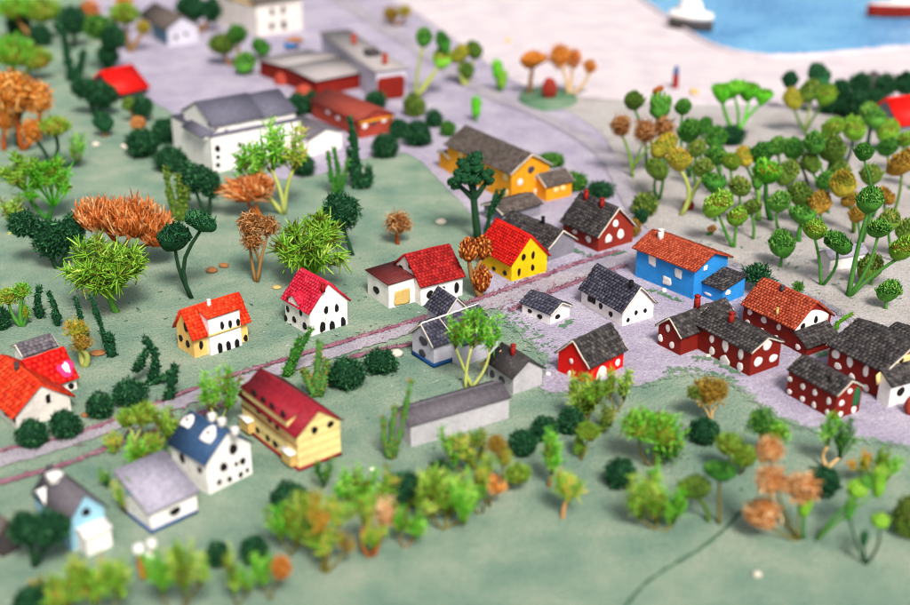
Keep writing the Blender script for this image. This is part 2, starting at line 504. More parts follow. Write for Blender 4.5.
def band(B, face, z, hgt, mat, name, parent=None, out=.002, s0=0, s1=1):
    """a horizontal strip standing proud of one wall (plinth, trim); z and hgt in pixels"""
    zz, hh = z * B.m / CP, hgt * B.m / CP
    mb = MB()
    a, b = B.a, B.b
    if face == 'R': mb.box((-b / 2 + b * s0 - (out if s0 == 0 else 0), -a / 2 - out, zz), (-b / 2 + b * s1, -a / 2 + .001, zz + hh))
    else: mb.box((-b / 2 - out, a / 2 - a * s1, zz), (-b / 2 + .001, a / 2 - a * s0, zz + hh))
    return mb.build(name, MATS[mat], parent or B.root, B.K)

HG = 'houses of the village'
def house(label, C, L, R, wp, rp, ridge, wall, roof, style='tile', oe=2.5, og=2.0, th=1.3, name='house', cat='house', group=HG, **kw):
    M, a, b, m = frame(C, L, R)
    root = empty(name, M.translation, M.to_euler().z)
    tag(root, label, cat, group)
    H = block(root, M, M, a, b, m, 0, wp * m / CP, rp * m / CP, ridge, wall, roof, oe * m, og * m, th * m, style, **kw)
    H.Mroot = M; H.wh = wp * m / CP; H.rh = rp * m / CP
    return H
def annex(H, C, L, R, wp, rp, ridge, wall, roof, style='slate', oe=2, og=1.5, th=1.2, wname='annex_wall', rname='annex_roof', cap=None):
    M, a, b, m = frame(C, L, R)
    return block(H.root, H.Mroot, M, a, b, m, 0, wp * m / CP, rp * m / CP, ridge, wall, roof, oe * m, og * m, th * m, style, wname, rname, cap=cap)
def upper(H, x0, x1, y0, y1, z0, wp, rp, ridge, wall, roof, style='slate', oe=1.5, og=1.5, th=1.2, wname='upper_wall', rname='upper_roof'):
    """a storey, dormer or bay in the house's own frame; x0..y1 are fractions from the near corner, z0, wp, rp in pixels"""
    m = H.m
    cx, cy = (-.5 + (x0 + x1) / 2) * H.b, (-.5 + (y0 + y1) / 2) * H.a
    M = H.M @ Matrix.Translation((cx, cy, 0))
    return block(H.root, H.Mroot, M, (y1 - y0) * H.a, (x1 - x0) * H.b, m, z0 * m / CP, wp * m / CP, rp * m / CP, ridge, wall, roof, oe * m, og * m, th * m, style, wname, rname)
# ------------------------------------------------------------------ plants
def fib(n):
    i = np.arange(n) + .5
    z = 1 - 2 * i / n; ph = i * 2.399963
    r = np.sqrt(1 - z * z)
    return np.stack([r * np.cos(ph), r * np.sin(ph), z], 1)
def rdir(n):
    d = RNG.normal(size=(n, 3)); return d / np.linalg.norm(d, axis=1)[:, None]

def crown(mb, kind, c, rx, rz, dens=1.0):
    """fills mb with one crown; c centre, rx horizontal and rz vertical radius in metres"""
    R3 = np.array([rx, rx * .88, rz])
    if kind in ('ball', 'cup'):
        # a dried seed head: ribbed green cup below, packed upright florets with dark gaps in its mouth
        nu, nv = 40, 20
        zc = .1 if kind == 'ball' else .42          # height of the mouth
        nar = .14 if kind == 'ball' else .4
        ax = np.array([RNG.normal() * .25, -.2 + RNG.normal() * .25]); sd_ = RNG.integers(99)
        base_t = RNG.uniform(.3, .62)
        def place(Q):
            z = Q[:, 2]
            k = 1 - nar * np.clip(-z + .1, 0, 1.1)
            Q = np.stack([Q[:, 0] * k, Q[:, 1] * k, z], 1) * R3
            Q[:, :2] += Q[:, 2:3] * ax
            return Q + c
        th = np.linspace(math.acos(zc), math.pi, nv + 1)
        D = np.array([(math.sin(a) * math.cos(2 * math.pi * k / nu), math.sin(a) * math.sin(2 * math.pi * k / nu), math.cos(a)) for a in th for k in range(nu)])
        an = np.arctan2(D[:, 1], D[:, 0]); rn = RNG.integers(9, 15)
        tw = .93 * (1 + .07 * vnoise(D, 2.6, sd_)) + .035 * np.cos(an * rn) * np.clip(1.1 - np.abs(D[:, 2]), 0, 1)
        q = [(i * nu + k, (i + 1) * nu + k, (i + 1) * nu + (k + 1) % nu, i * nu + (k + 1) % nu) for i in range(nv) for k in range(nu)]
        mb.add(place(D * tw[:, None]), q, None, np.clip(base_t + .12 * vnoise(D, 6, sd_ + 1), 0, 1))
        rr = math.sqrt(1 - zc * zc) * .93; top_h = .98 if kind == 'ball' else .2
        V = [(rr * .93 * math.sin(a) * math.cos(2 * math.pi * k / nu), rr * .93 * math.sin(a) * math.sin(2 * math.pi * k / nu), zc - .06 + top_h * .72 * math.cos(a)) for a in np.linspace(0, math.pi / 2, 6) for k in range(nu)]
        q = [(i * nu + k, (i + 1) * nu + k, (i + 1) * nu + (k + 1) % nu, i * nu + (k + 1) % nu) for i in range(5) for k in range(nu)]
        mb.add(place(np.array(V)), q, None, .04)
        n = int(230 * dens)
        u = (np.arange(n) + .5) / n; ph = np.arange(n) * 2.399963 + RNG.normal(size=n) * .15
        f = np.sqrt(1 - u ** 1.6); rad = np.stack([np.cos(ph), np.sin(ph), np.zeros(n)], 1)
        P = rad * (f * rr * .93)[:, None]; P[:, 2] = zc - .1 + top_h * .8 * u ** .8 + .03 * RNG.normal(size=n)
        out = rad * f[:, None] + np.array([0, 0, 1.0]) * (.35 + u)[:, None]
        sw = np.cross(out, [0, 0, 1.0])
        mb.blades(place(P), out * .8 + sw * .35 + rdir(n) * .5, rx * RNG.uniform(.13, .27, n), rx * RNG.uniform(.06, .1, n), -rad * 1.1 * f[:, None] + rdir(n) * .7, .55, 3,
                  np.clip(base_t + .18 * vnoise(P, 5, sd_) + RNG.uniform(-.25, .38, n), 0, 1), True)
        n = 26; ph = RNG.uniform(0, 6.283, n); zz = RNG.uniform(-.2, zc, n); f = np.sqrt(1 - zz * zz) * .93
        rad = np.stack([np.cos(ph), np.sin(ph), np.zeros(n)], 1)
        mb.blades(place(np.stack([f * np.cos(ph), f * np.sin(ph), zz], 1)), rad * .45 + np.array([0, 0, 1.0]), rz * RNG.uniform(.2, .42, n), rx * RNG.uniform(.07, .12, n), rad * RNG.uniform(-.9, .1, n)[:, None], .4, 3, np.clip(base_t + RNG.uniform(-.2, .3, n), 0, 1))
    elif kind == 'curl':
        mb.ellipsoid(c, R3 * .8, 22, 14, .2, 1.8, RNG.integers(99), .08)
        n = int(1500 * dens); D = rdir(n)
        lump = 1 + .2 * vnoise(D, 3.6, RNG.integers(99))
        P = c + D * R3 * (lump * RNG.uniform(.72, .97, n))[:, None]
        s = (rx + rz) / 2
        mb.blades(P, D * .35 + rdir(n) * 1.0, s * RNG.uniform(.08, .17, n), s * RNG.uniform(.035, .07, n), rdir(n) * 1.0, .5, 3, np.clip(RNG.beta(1.4, 2.2, n) * 1.15, 0, 1), True)
    elif kind == 'leaf':
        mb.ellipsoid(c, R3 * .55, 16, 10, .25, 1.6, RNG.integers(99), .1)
        n = int(620 * dens); D = rdir(n); D[:, 2] = np.where(D[:, 2] < -.55, -D[:, 2], D[:, 2])
        lump = 1 + .3 * vnoise(D, 2.6, RNG.integers(99))
        P = c + D * R3 * (lump * RNG.uniform(.4, .9, n))[:, None]
        mb.blades(P, D + rdir(n) * .8 + np.array([0, 0, .5]), rx * RNG.uniform(.16, .3, n), rx * RNG.uniform(.035, .065, n), rdir(n) * .4, .45, 3, RNG.uniform(0, 1, n))
    elif kind == 'needle':
        k = int(19 * dens)
        D = rdir(k); D[:, 2] = np.abs(D[:, 2]) * 1.2 - .45
        tips = c + D * R3 * RNG.uniform(.5, .85, k)[:, None]
        root = c - np.array([0, 0, rz * .95])
        for tp in tips:
            mid = (root * .4 + tp * .6) + rdir(1)[0] * rx * .15
            path = np.array([root, (root + mid) / 2, mid, tp])
            mb.tube(path, [rx * .035, rx * .03, rx * .026, rx * .016], 5, .4)
            out = (tp - mid); out = out / (np.linalg.norm(out) + 1e-9)
            nn = 7
            for q in range(nn):          # small sprays along the outer half of the branch
                o = mid + (tp - mid) * RNG.uniform(.25, 1.1) + rdir(1)[0] * rx * .06
                od = out * .8 + rdir(1)[0] * .75
                n = 11
                mb.blades(o + rdir(n) * rx * .02, od + rdir(n) * .55, rx * RNG.uniform(.12, .27, n), rx * RNG.uniform(.02, .036, n), rdir(n) * .9 + np.array([0, 0, -.1]), .75, 3,
                          np.clip(RNG.uniform(0, .6) + RNG.uniform(-.1, .45, n), 0, 1), True)
    elif kind == 'spike':
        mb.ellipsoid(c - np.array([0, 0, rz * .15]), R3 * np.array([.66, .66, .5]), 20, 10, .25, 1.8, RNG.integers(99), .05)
        n = int(900 * dens); D = rdir(n); D[:, 2] = D[:, 2] * .8 + .1
        lump = 1 + .22 * vnoise(D, 3.0, RNG.integers(99))
        P = c + D * R3 * (lump * RNG.uniform(.5, .84, n))[:, None] - np.array([0, 0, rz * .16])
        mb.blades(P, D * .5 + rdir(n) * .3 + np.array([0, 0, .8]), rz * RNG.uniform(.24, .5, n), rx * RNG.uniform(.018, .036, n), rdir(n) * .35 - D * .25, .6, 3,
                  np.clip(.45 + .3 * vnoise(D, 5, 3) + RNG.uniform(-.4, .45, n), 0, 1))
    elif kind == 'sweep':       # long strands combed sideways
        n = int(420 * dens); D = rdir(n); D[:, 2] *= .8
        P = c + D * R3 * RNG.uniform(.2, .75, n)[:, None]
        d = np.stack([np.sign(D[:, 0] + .2) * RNG.uniform(.5, 1.2, n), RNG.normal(size=n) * .3, .35 + RNG.normal(size=n) * .3], 1)
        mb.blades(P, d, rx * RNG.uniform(.3, .6, n), rx * RNG.uniform(.02, .036, n), rdir(n) * .35, .6, 3, RNG.uniform(.1, 1, n))
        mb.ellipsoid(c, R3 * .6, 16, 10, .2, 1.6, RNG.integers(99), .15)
    elif kind == 'tuft':        # upright feathery bunch, open at the bottom
        k = max(5, int(9 * dens))
        root = c - np.array([0, 0, rz])
        for i in range(k):
            d = rdir(1)[0]; d[2] = 0
            tip = c + d * R3 * RNG.uniform(.35, 1.15) + np.array([0, 0, rz * RNG.uniform(-.35, .85)])
            mb.tube(np.array([root, root * .5 + tip * .5 + d * rx * .15, tip]), [rx * .055, rx * .045, rx * .02], 5, RNG.uniform(.0, .3))
            n = 40; t = RNG.uniform(.3, 1, n) ** .7
            P = root + (tip - root) * t[:, None] + rdir(n) * rx * .16 + d * rx * .15 * np.sin(math.pi * t)[:, None]
            tn = RNG.uniform(-.1, .75)
            mb.blades(P, rdir(n) * 1.1 + np.array([0, 0, .7]) + d * .5, rx * RNG.uniform(.26, .72, n), rx * RNG.uniform(.035, .07, n), rdir(n) * .5, .55, 3,
                      np.clip(tn + t * .2 + RNG.uniform(-.25, .45, n), 0, 1))
    elif kind == 'lump':
        k = int(11 * dens)
        for i in range(k):
            d = rdir(1)[0]
            p = c + d * R3 * .62; r = rx * RNG.uniform(.3, .44)
            mb.ellipsoid(p, (r, r, r * .85), 12, 8, .12, 2, RNG.integers(99), .3)
            n = 60; D = fib(n) + RNG.normal(size=(n, 3)) * .1
            mb.blades(p + D * r * .85, D + rdir(n) * .4, r * RNG.uniform(.2, .4, n), r * RNG.uniform(.12, .2, n), rdir(n) * .5, .7, 2, RNG.uniform(.1, .9, n))
    elif kind == 'cone':        # overlapping scales
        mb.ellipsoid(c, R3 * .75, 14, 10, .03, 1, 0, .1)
        n = int(70 * dens); D = fib(n)[::-1]
        P = c + D * R3 * .72
        mb.blades(P, D * .55 + np.array([0, 0, .85]) + RNG.normal(size=D.shape) * .1, rx * RNG.uniform(.5, .7, n), rx * RNG.uniform(.18, .26, n), -D * .35, .35, 4, RNG.uniform(.1, 1, n))
    elif kind == 'petal':       # dried flower head of curled strands
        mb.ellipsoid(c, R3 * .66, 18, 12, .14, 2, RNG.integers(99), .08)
        n = int(420 * dens); D = fib(n) + RNG.normal(size=(n, 3)) * .2
        cl = vnoise(D, 4, RNG.integers(99))
        sw = np.cross(D, rdir(1)[0])
        mb.blades(c + D * R3 * (.62 + .09 * cl)[:, None], D * .75 + sw * .6 + rdir(n) * .5, rx * RNG.uniform(.22, .42, n), rx * RNG.uniform(.035, .065, n), -D * .7 + rdir(n) * 1.1, .5, 4,
                  np.clip(.45 + .3 * cl + RNG.uniform(-.4, .5, n), 0, 1), True)
    elif kind == 'pod':         # smooth closed bud with sepals
        mb.ellipsoid(c, R3 * np.array([.75, .75, .85]), 18, 12, .1, 1.5, RNG.integers(99), .5, .05, 6)
        n = 34; D = fib(n * 2)[:n]
        mb.blades(c + D * R3 * .7, D * .4 + np.array([0, 0, 1]), rz * RNG.uniform(.4, .9, n), rx * .13, -D * .2, .4, 3, RNG.uniform(.4, 1, n))

def bend_path(p0, p1, amt, n=6):
    p0, p1 = np.asarray(p0), np.asarray(p1)
    side = np.array([RNG.normal(), RNG.normal() * .6, 0]) * amt * np.linalg.norm(p1 - p0)
    return np.array([p0 + (p1 - p0) * t + side * math.sin(math.pi * t) for t in np.linspace(0, 1, n)])

def plant(label, base, crowns, stem='p_greenstem', sr=1.5, name='tree', cat='tree', group=None, sname='trunk', cname='crown', dens=1.0, spread=0.0, flare=True, fork=0.0, bend=.07):
    """crowns: (kind, px, py, rx, ry, material) in photo pixels, each on a stem of its own from the base"""
    b = G(*base); m = mpp(b)
    root = empty(name, b); tag(root, label, cat, group)
    for i, (kind, px, py, rx, ry, mat) in enumerate(crowns):
        Y = b[1] + (RNG.normal() * .25 * rx * m if i else 0)
        c = atY(px, py, Y) - b
        if i == 0: first = None
        p0 = np.array([RNG.normal() * spread * m, RNG.normal() * spread * m * .5, -.003]) if i or spread else np.array([0, 0, -.003])
        tip = c - np.array([0, 0, ry * m * (.55 if kind not in ('tuft', 'needle') else .9)])
        if fork and first is not None: p0 = first[int(len(first) * fork)]
        path = bend_path(p0, tip, bend)
        if first is None: first = path
        r = np.linspace(sr * m * (1.25 if flare else 1), sr * m * .8, len(path)) * (.75 if fork and i else 1)
        sb = MB(); sb.tube(path, r, 7, RNG.uniform(.2, .8), .06)
        sb.build(sname, MATS[stem], root, None, True)
        cb = MB(); crown(cb, kind, c, rx * m, ry * m / CP * .97, dens)
        cb.build(cname, MATS[mat], root)
    return root

def bush(label, px, py, rx, ry, mat='p_dark', kind='curl', name='bush', group='dark green bushes', dens=1.0, cat='bush'):
    """a bush sitting on the ground; px, py is its centre in the photo"""
    b = G(px, py + ry * .9); m = mpp(b)
    mb = MB()
    rz = ry * m / CP
    crown(mb, kind, np.array([0, 0, rz * .85]), rx * m, rz, dens)
    o = mb.build(name, MATS[mat])
    o.location = b
    return tag(o, label, cat, group)

def stalks(label, base, paths, mat='p_dark', r=3.0, name='cactus', cat='plant', group=None, sname='stalk', knob=.22):
    """knobbly upright stalks; each path is a list of photo pixels from the foot up, all in the plane of the base"""
    b = G(*base); m = mpp(b)
    root = empty(name, b); tag(root, label, cat, group)
    for path in paths:
        P = np.array([atY(x, y, b[1]) - b for x, y in path])
        seg = []
        for i in range(len(P) - 1):
            for t in np.linspace(0, 1, 5)[:-1]: seg.append(P[i] * (1 - t) + P[i + 1] * t)
        seg.append(P[-1]); seg = np.array(seg)
        seg[:, 1] += np.cumsum(RNG.normal(size=len(seg))) * m * .3
        k = len(seg)
        rad = r * m * (1 + knob * np.sin(np.arange(k) * 2.1 + RNG.uniform(0, 6))) * np.linspace(1.0, .6, k) * (1 + .18 * RNG.normal(size=k))
        mb = MB(); mb.tube(seg, rad * .85, 9, .25, .1)
        n = k * 26; idx = RNG.integers(0, k, n); d = rdir(n)
        mb.blades(seg[idx] + d * (rad[idx] * .8)[:, None], d + np.array([0, 0, .7]), r * m * RNG.uniform(.25, .6, n), r * m * RNG.uniform(.16, .34, n), rdir(n) * .8, .5, 3, RNG.uniform(0, 1, n), True)
        mb.build(sname, MATS[mat], root)
    return root

def pebble(label, px, py, r, mat='stone', name='pebble', cat='pebble', sq=.6, group=None):
    b = G(px, py); m = mpp(b)
    mb = MB(); mb.ellipsoid((0, 0, r * m * sq * .7), (r * m, r * m * .8, r * m * sq), 14, 9, .14, 1.6, RNG.integers(99))
    o = mb.build(name, MATS[mat], None, None, True); o.location = b
    return tag(o, label, cat, group)
# ------------------------------------------------------------------ ground sheets
def groundmat(key, cols, patch=None, speck=None, bs=.8, scale=9.0, fine=300, rough=.85):
    m, nt, b = newmat(key, rough, .08)
    tc = nt.nodes.new('ShaderNodeTexCoord').outputs['Object']
    n1 = noise(nt, scale, 6, .62, tc); n2 = noise(nt, fine, 3, .7, tc); n3 = noise(nt, scale * 5.5, 5, .7, tc)
    r = ramp(nt, n1.outputs[0], cols, [.3, .45, .56, .72][:len(cols)])
    out = r.outputs[0]
    if patch:
        f = ramp(nt, n3.outputs[0], [(0, 0, 0), (150, 150, 150)], [.52, .72]); out = mixc(nt, f.outputs[0], out, patch)
    n4 = noise(nt, 120, 5, .75, tc)
    if speck:
        f = ramp(nt, n4.outputs[0], [(0, 0, 0), (190, 190, 190)], [.6, .74]); out = mixc(nt, f.outputs[0], out, speck)
    g = ramp(nt, n2.outputs[0], [(190, 190, 190), (255, 255, 255)], [.36, .58]); out = mixc(nt, .8, out, g.outputs[0], 'MULTIPLY')
    nt.links.new(out, b.inputs['Base Color'])
    a = N(nt, 'ShaderNodeMath', operation='MULTIPLY_ADD'); nt.links.new(n2.outputs[0], a.inputs[0]); a.inputs[1].default_value = .45
    nt.links.new(n4.outputs[0], a.inputs[2])
    bump(nt, b, a.outputs[0], bs, .010)
    MATS[key] = m; return m
groundmat('g_lawn', [(132, 166, 147), (154, 182, 159), (172, 194, 169), (194, 204, 182)], (138, 172, 154), (92, 126, 104), 1.0)
groundmat('g_pave', [(168, 158, 182), (184, 174, 195), (194, 185, 203), (208, 201, 212)], (174, 164, 186), (140, 130, 148), .7)
groundmat('g_sand', [(178, 170, 168), (192, 184, 181), (202, 195, 193), (186, 190, 187)], (182, 188, 182), (166, 157, 150), .7)
groundmat('g_quay', [(202, 190, 196), (212, 200, 206), (220, 208, 212), (226, 216, 218)], (206, 196, 200), (190, 178, 184), .4)
groundmat('g_road', [(164, 156, 170), (178, 170, 182), (188, 180, 188), (184, 176, 188)], (160, 152, 170), (134, 124, 140), .7)
groundmat('g_verge', [(136, 78, 100), (160, 102, 122), (176, 128, 144), (170, 136, 150)], (190, 158, 170), (104, 56, 72), .8, 30)
groundmat('g_kerb', [(150, 146, 158), (176, 172, 180), (196, 192, 196), (206, 202, 206)], (130, 126, 140), (110, 106, 116), .9)
groundmat('g_grasspaint', [(84, 134, 96), (104, 146, 112), (124, 156, 126), (140, 160, 136)], (160, 156, 158), (80, 120, 90), .8)
groundmat('g_seam', [(58, 92, 70), (70, 104, 80), (82, 114, 90), (96, 126, 102)], None, None, .5)
def watermat():
    m, nt, b = newmat('g_water', .22, .5)
    tc = nt.nodes.new('ShaderNodeTexCoord').outputs['Object']
    n1 = noise(nt, 3.0, 5, .6, tc)
    mp = N(nt, 'ShaderNodeMapping'); mp.inputs['Scale'].default_value = (60, 9, 1); mp.inputs['Rotation'].default_value = (0, 0, .5)
    nt.links.new(tc, mp.inputs['Vector'])
    n2 = noise(nt, 2.0, 4, .6, mp.outputs[0])
    r = ramp(nt, n1.outputs[0], [(54, 128, 184), (80, 152, 202), (108, 172, 212)], [.35, .5, .68])
    f = ramp(nt, n2.outputs[0], [(0, 0, 0), (200, 200, 200)], [.46, .66])
    nt.links.new(mixc(nt, f.outputs[0], r.outputs[0], (150, 200, 228)), b.inputs['Base Color'])
    bump(nt, b, n2.outputs[0], .5, .01)
    MATS['g_water'] = m
watermat()

def densify(pts, step, jit):
    out = []
    n = len(pts)
    for i in range(n):
        a, b = np.array(pts[i][:2]), np.array(pts[(i + 1) % n][:2])
        k = max(1, min(240, int(np.linalg.norm(b - a) / step)))
        nrm = np.array([-(b - a)[1], (b - a)[0]]) / (np.linalg.norm(b - a) + 1e-9)
        for t in range(k):
            out.append(a + (b - a) * t / k + nrm * RNG.normal() * jit * (0 if k == 1 else 1))
    return np.array(out)
def smoothpoly(pts, it=2, closed=True):
    P = np.array([p[:2] for p in pts], float)
    for _ in range(it):
        Q = []
        n = len(P)
        for i in range(n if closed else n - 1):
            a, b = P[i], P[(i + 1) % n]
            Q += [a * .75 + b * .25, a * .25 + b * .75]
        P = np.array(Q)
    return P
def sheet(name, px, z, mat, step=.008, jit=.0018, smooth=2, world=False, kind='structure'):
    pts = [np.array(p, float) for p in px] if world else [G(*p) for p in px]
    P = smoothpoly(pts, smooth) if smooth else np.array([p[:2] for p in pts])
    P = densify(P, step, jit)
    bm = bmesh.new()
    vs = [bm.verts.new((x, y, z)) for x, y in P]
    bm.faces.new(vs)
    bmesh.ops.triangulate(bm, faces=bm.faces[:])
    for f in bm.faces:
        if f.normal.z < 0: f.normal_flip()
    me = bpy.data.meshes.new(name); bm.to_mesh(me); bm.free()
    me.materials.append(MATS[mat])
    o = bpy.data.objects.new(name, me); COL.objects.link(o)
    return tag(o, kind=kind)
def ribbon(name, px, w, z, h, mat, jit=.15, crumbs=0, closed=False, kind='structure'):
    """a low crumbly strip following a line on the ground; w in photo pixels"""
    P = smoothpoly([G(*p) for p in px], 2, False)
    pts = []
    for i in range(len(P) - 1):
        k = max(1, int(np.linalg.norm(P[i + 1] - P[i]) / .006))
        for t in range(k): pts.append(P[i] + (P[i + 1] - P[i]) * t / k)
    pts = np.array(pts + [P[-1]])
    tan = np.gradient(pts, axis=0); tan /= np.linalg.norm(tan, axis=1)[:, None]
    nr = np.stack([-tan[:, 1], tan[:, 0]], 1)
    mb = MB(); n = len(pts); V = []
    prof = [(-1, 0), (-.75, .7), (-.2, 1), (.3, .85), (.8, .65), (1, 0)]
    for i in range(n):
        m = mpp((pts[i][0], pts[i][1], 0))
        ww = w * m / 2 * (1 + RNG.normal() * jit)
        for a, b_ in prof:
            q = pts[i] + nr[i] * (a * ww + RNG.normal() * ww * .06)
            V.append((q[0], q[1], z + b_ * h * (1 + RNG.normal() * .25)))
    k = len(prof)
    mb.add(V, [(i * k + j, i * k + j + 1, (i + 1) * k + j + 1, (i + 1) * k + j) for i in range(n - 1) for j in range(k - 1)])
    if crumbs:
        idx = RNG.integers(0, n, crumbs)
        m = np.array([mpp((pts[i][0], pts[i][1], 0)) for i in idx])
        off = RNG.normal(size=crumbs) * .45
        q = pts[idx] + nr[idx] * (off * w * m)[:, None] + RNG.normal(size=(crumbs, 2)) * .002
        root = np.column_stack([q, np.full(crumbs, z + h * .5)])
        mb.blades(root, rdir(crumbs) * np.array([1, 1, .35]), m * RNG.uniform(1, 3, crumbs), m * RNG.uniform(.3, .8, crumbs), None, .6, 2)
    o = mb.build(name, MATS[mat])
    return tag(o, kind=kind)

gb = MB(); gx, gy = np.linspace(-24, 24, 49), np.linspace(-6, 60, 67)
gb.add([(x, y, 0) for y in gy for x in gx], [(a * 49 + c, a * 49 + c + 1, (a + 1) * 49 + c + 1, (a + 1) * 49 + c) for a in range(66) for c in range(48)])
tag(gb.build('ground', MATS['g_lawn']), kind='structure')
# light paved town ground, one sheet from the village square up to the quay
sheet('pavement', [(60, -60), (95, 20), (112, 66), (140, 96), (190, 122), (215, 165), (252, 178), (305, 180), (345, 166), (392, 150), (420, 158), (446, 188), (474, 214), (485, 245),
                   (470, 290), (500, 310), (512, 326), (532, 345), (549, 362), (532, 386), (560, 396), (634, 388), (680, 373), (723, 377), (745, 393), (781, 419), (829, 437), (881, 442), (930, 452), (1250, 470),
                   (1600, 300), (1500, -120), (700, -150), (100, -150)], .0012, 'g_pave')
sheet('sand', [(540, 98), (600, 128), (622, 170), (636, 205), (648, 236), (690, 254), (742, 264), (790, 288), (840, 312), (890, 346), (940, 380), (1250, 430), (1500, 240), (1200, 108), (900, 112), (760, 108), (640, 104), (580, 92)], .0024, 'g_sand')
sheet('quay', [(400, -120), (372, -10), (425, 18), (480, 60), (528, 92), (600, 100), (700, 108), (800, 106), (910, 112), (1200, 105), (1500, 60), (1400, -200), (700, -200)], .0036, 'g_quay')
sheet('water', [(560, -80), (610, -24), (648, 5), (680, 28), (708, 46), (752, 57), (800, 57), (850, 53), (910, 47), (1100, 40), (1400, 30), (1600, -140), (900, -190), (600, -160)], .0048, 'g_water', .01, .002)
sheet('road', [(-200, 520), (-60, 486), (0, 468), (60, 452), (110, 433), (180, 408), (250, 386), (330, 360), (415, 333), (480, 314), (540, 294), (600, 272), (640, 258), (640, 250), (590, 264), (520, 287), (450, 312), (400, 326), (330, 350), (240, 377), (180, 397), (110, 424), (0, 455), (-100, 476), (-200, 500)], .0024, 'g_road', .008, .002, 1)
ribbon('verge', [(-80, 474), (0, 452), (60, 440), (110, 424), (180, 395), (240, 374), (330, 347), (415, 322), (470, 303), (520, 286), (580, 263), (640, 246)], 4.6, .0024, .003, 'g_verge', .4, 2600)
ribbon('verge', [(-80, 506), (0, 484), (60, 468), (112, 448), (150, 434), (210, 412), (250, 396)], 5.5, .0024, .003, 'g_verge', .4, 1400)
ribbon('verge', [(330, 366), (372, 352), (415, 345), (440, 338)], 5, .0024, .002, 'g_verge', .45, 500)
ribbon('verge', [(498, 318), (530, 302), (560, 289), (600, 274), (642, 262)], 4.5, .0024, .002, 'g_verge', .45, 700)
ribbon('kerb', [(640, 243), (690, 257), (738, 266), (790, 290), (838, 312), (886, 346), (930, 376), (1050, 440)], 7, .002, .006, 'g_kerb', .3)
ribbon('quay_edge', [(590, -60), (610, -22), (648, 6), (680, 29), (708, 47), (752, 59), (800, 59), (850, 55), (910, 49), (1100, 42)], 3.5, .004, .012, 'g_quay', .08)
ribbon('path', [(300, -30), (352, 8), (420, 50), (480, 92), (548, 118), (604, 150), (628, 196), (644, 232)], 18, .0036, .0012, 'g_road', .08)
ribbon('ground_seam', [(600, 640), (628, 603), (650, 578), (690, 556), (724, 532), (752, 498)], 4, .0002, .0012, 'g_seam', .25)

def flecks(name, px, n, w, z, mat, rmin=.8, rmax=3.2):
    """ragged flecks of paint scattered along a line"""
    P = smoothpoly([G(*p) for p in px], 2, False)
    cum = np.concatenate([[0], np.cumsum(np.linalg.norm(np.diff(P, axis=0), axis=1))])
    mb = MB()
    for i in range(n):
        t = RNG.uniform(0, cum[-1]); k = min(len(P) - 2, int(np.searchsorted(cum, t)) - 1 if t > 0 else 0); k = max(0, k)
        q = P[k] + (P[k + 1] - P[k]) * ((t - cum[k]) / (cum[k + 1] - cum[k] + 1e-9))
        m = mpp((q[0], q[1], 0)); q = q + RNG.normal(size=2) * w * m
        r = m * RNG.uniform(rmin, rmax) * (.5 if RNG.random() < .5 else 1); ns = 9; a = RNG.uniform(0, 6)
        sx = RNG.uniform(.8, 2.6)
        V = [(q[0], q[1], z + i * 2e-7)]
        for j in range(ns):
            th = 2 * math.pi * j / ns; rr = r * RNG.uniform(.55, 1.2)
            x, y = math.cos(th) * rr * sx, math.sin(th) * rr
            V.append((q[0] + x * math.cos(a) - y * math.sin(a), q[1] + x * math.sin(a) + y * math.cos(a), z + i * 2e-7))
        mb.add(V, None, [(0, 1 + j, 1 + (j + 1) % ns) for j in range(ns)])
    return tag(mb.build(name, MATS[mat]), kind='structure')
EDGE = [(470, 290), (500, 310), (512, 326), (532, 345), (549, 362), (532, 386), (560, 396), (634, 388), (680, 373), (723, 377), (745, 393), (781, 419), (829, 437), (881, 442), (930, 452)]
flecks('grass_patch', EDGE, 520, 3.0, .0016, 'g_lawn')
flecks('grass_patch', [(504, 312), (520, 322), (540, 340), (550, 356)], 80, 8, .0017, 'g_grasspaint', .6, 2.4)
flecks('grass_patch', [(682, 360), (706, 358), (726, 368), (748, 380)], 130, 2.4, .0019, 'g_grasspaint', .6, 2.4)
flecks('grass_patch', [(562, 246), (580, 254), (600, 260), (634, 248)], 110, 2.0, .0031, 'g_grasspaint', .6, 2.4)
flecks('grass_patch', [(808, 358), (826, 354), (842, 350)], 80, 2.5, .0019, 'g_grasspaint', .6, 2.4)
flecks('grass_patch', [(650, 374), (690, 368), (724, 376), (742, 390)], 120, 3, .0020, 'g_grasspaint', .6, 2.4)
flecks('grass_patch', [(556, 330), (568, 324), (572, 318)], 40, 2, .0019, 'g_grasspaint', .6, 2.2)
flecks('grass_patch', [(560, 386), (590, 388), (630, 374)], 70, 2, .0019, 'g_grasspaint', .6, 2.2)
flecks('grass_patch', [(640, 284), (664, 296), (692, 306)], 50, 1.5, .0019, 'g_grasspaint', .6, 2.2)
flecks('grass_patch', [(660, 240), (720, 236), (790, 262), (850, 300), (900, 300)], 90, 24, .0028, 'g_grasspaint', .6, 2.4)
flecks('paint_fleck', [(300, 344), (400, 330), (500, 306), (600, 270)], 150, 9, .0030, 'g_verge', .5, 1.6)
flecks('paint_fleck', [(40, 462), (140, 430), (240, 394)], 90, 7, .0030, 'g_verge', .5, 1.8)
flecks('paint_fleck', [(120, 300), (250, 330), (420, 270), (470, 320), (380, 420), (560, 500), (700, 480)], 170, 40, .0006, 'g_quay', .4, 1.1)
flecks('paint_fleck', [(60, 300), (250, 300), (420, 250), (400, 400), (620, 480), (780, 520)], 220, 45, .0005, 'g_seam', .5, 2.0)
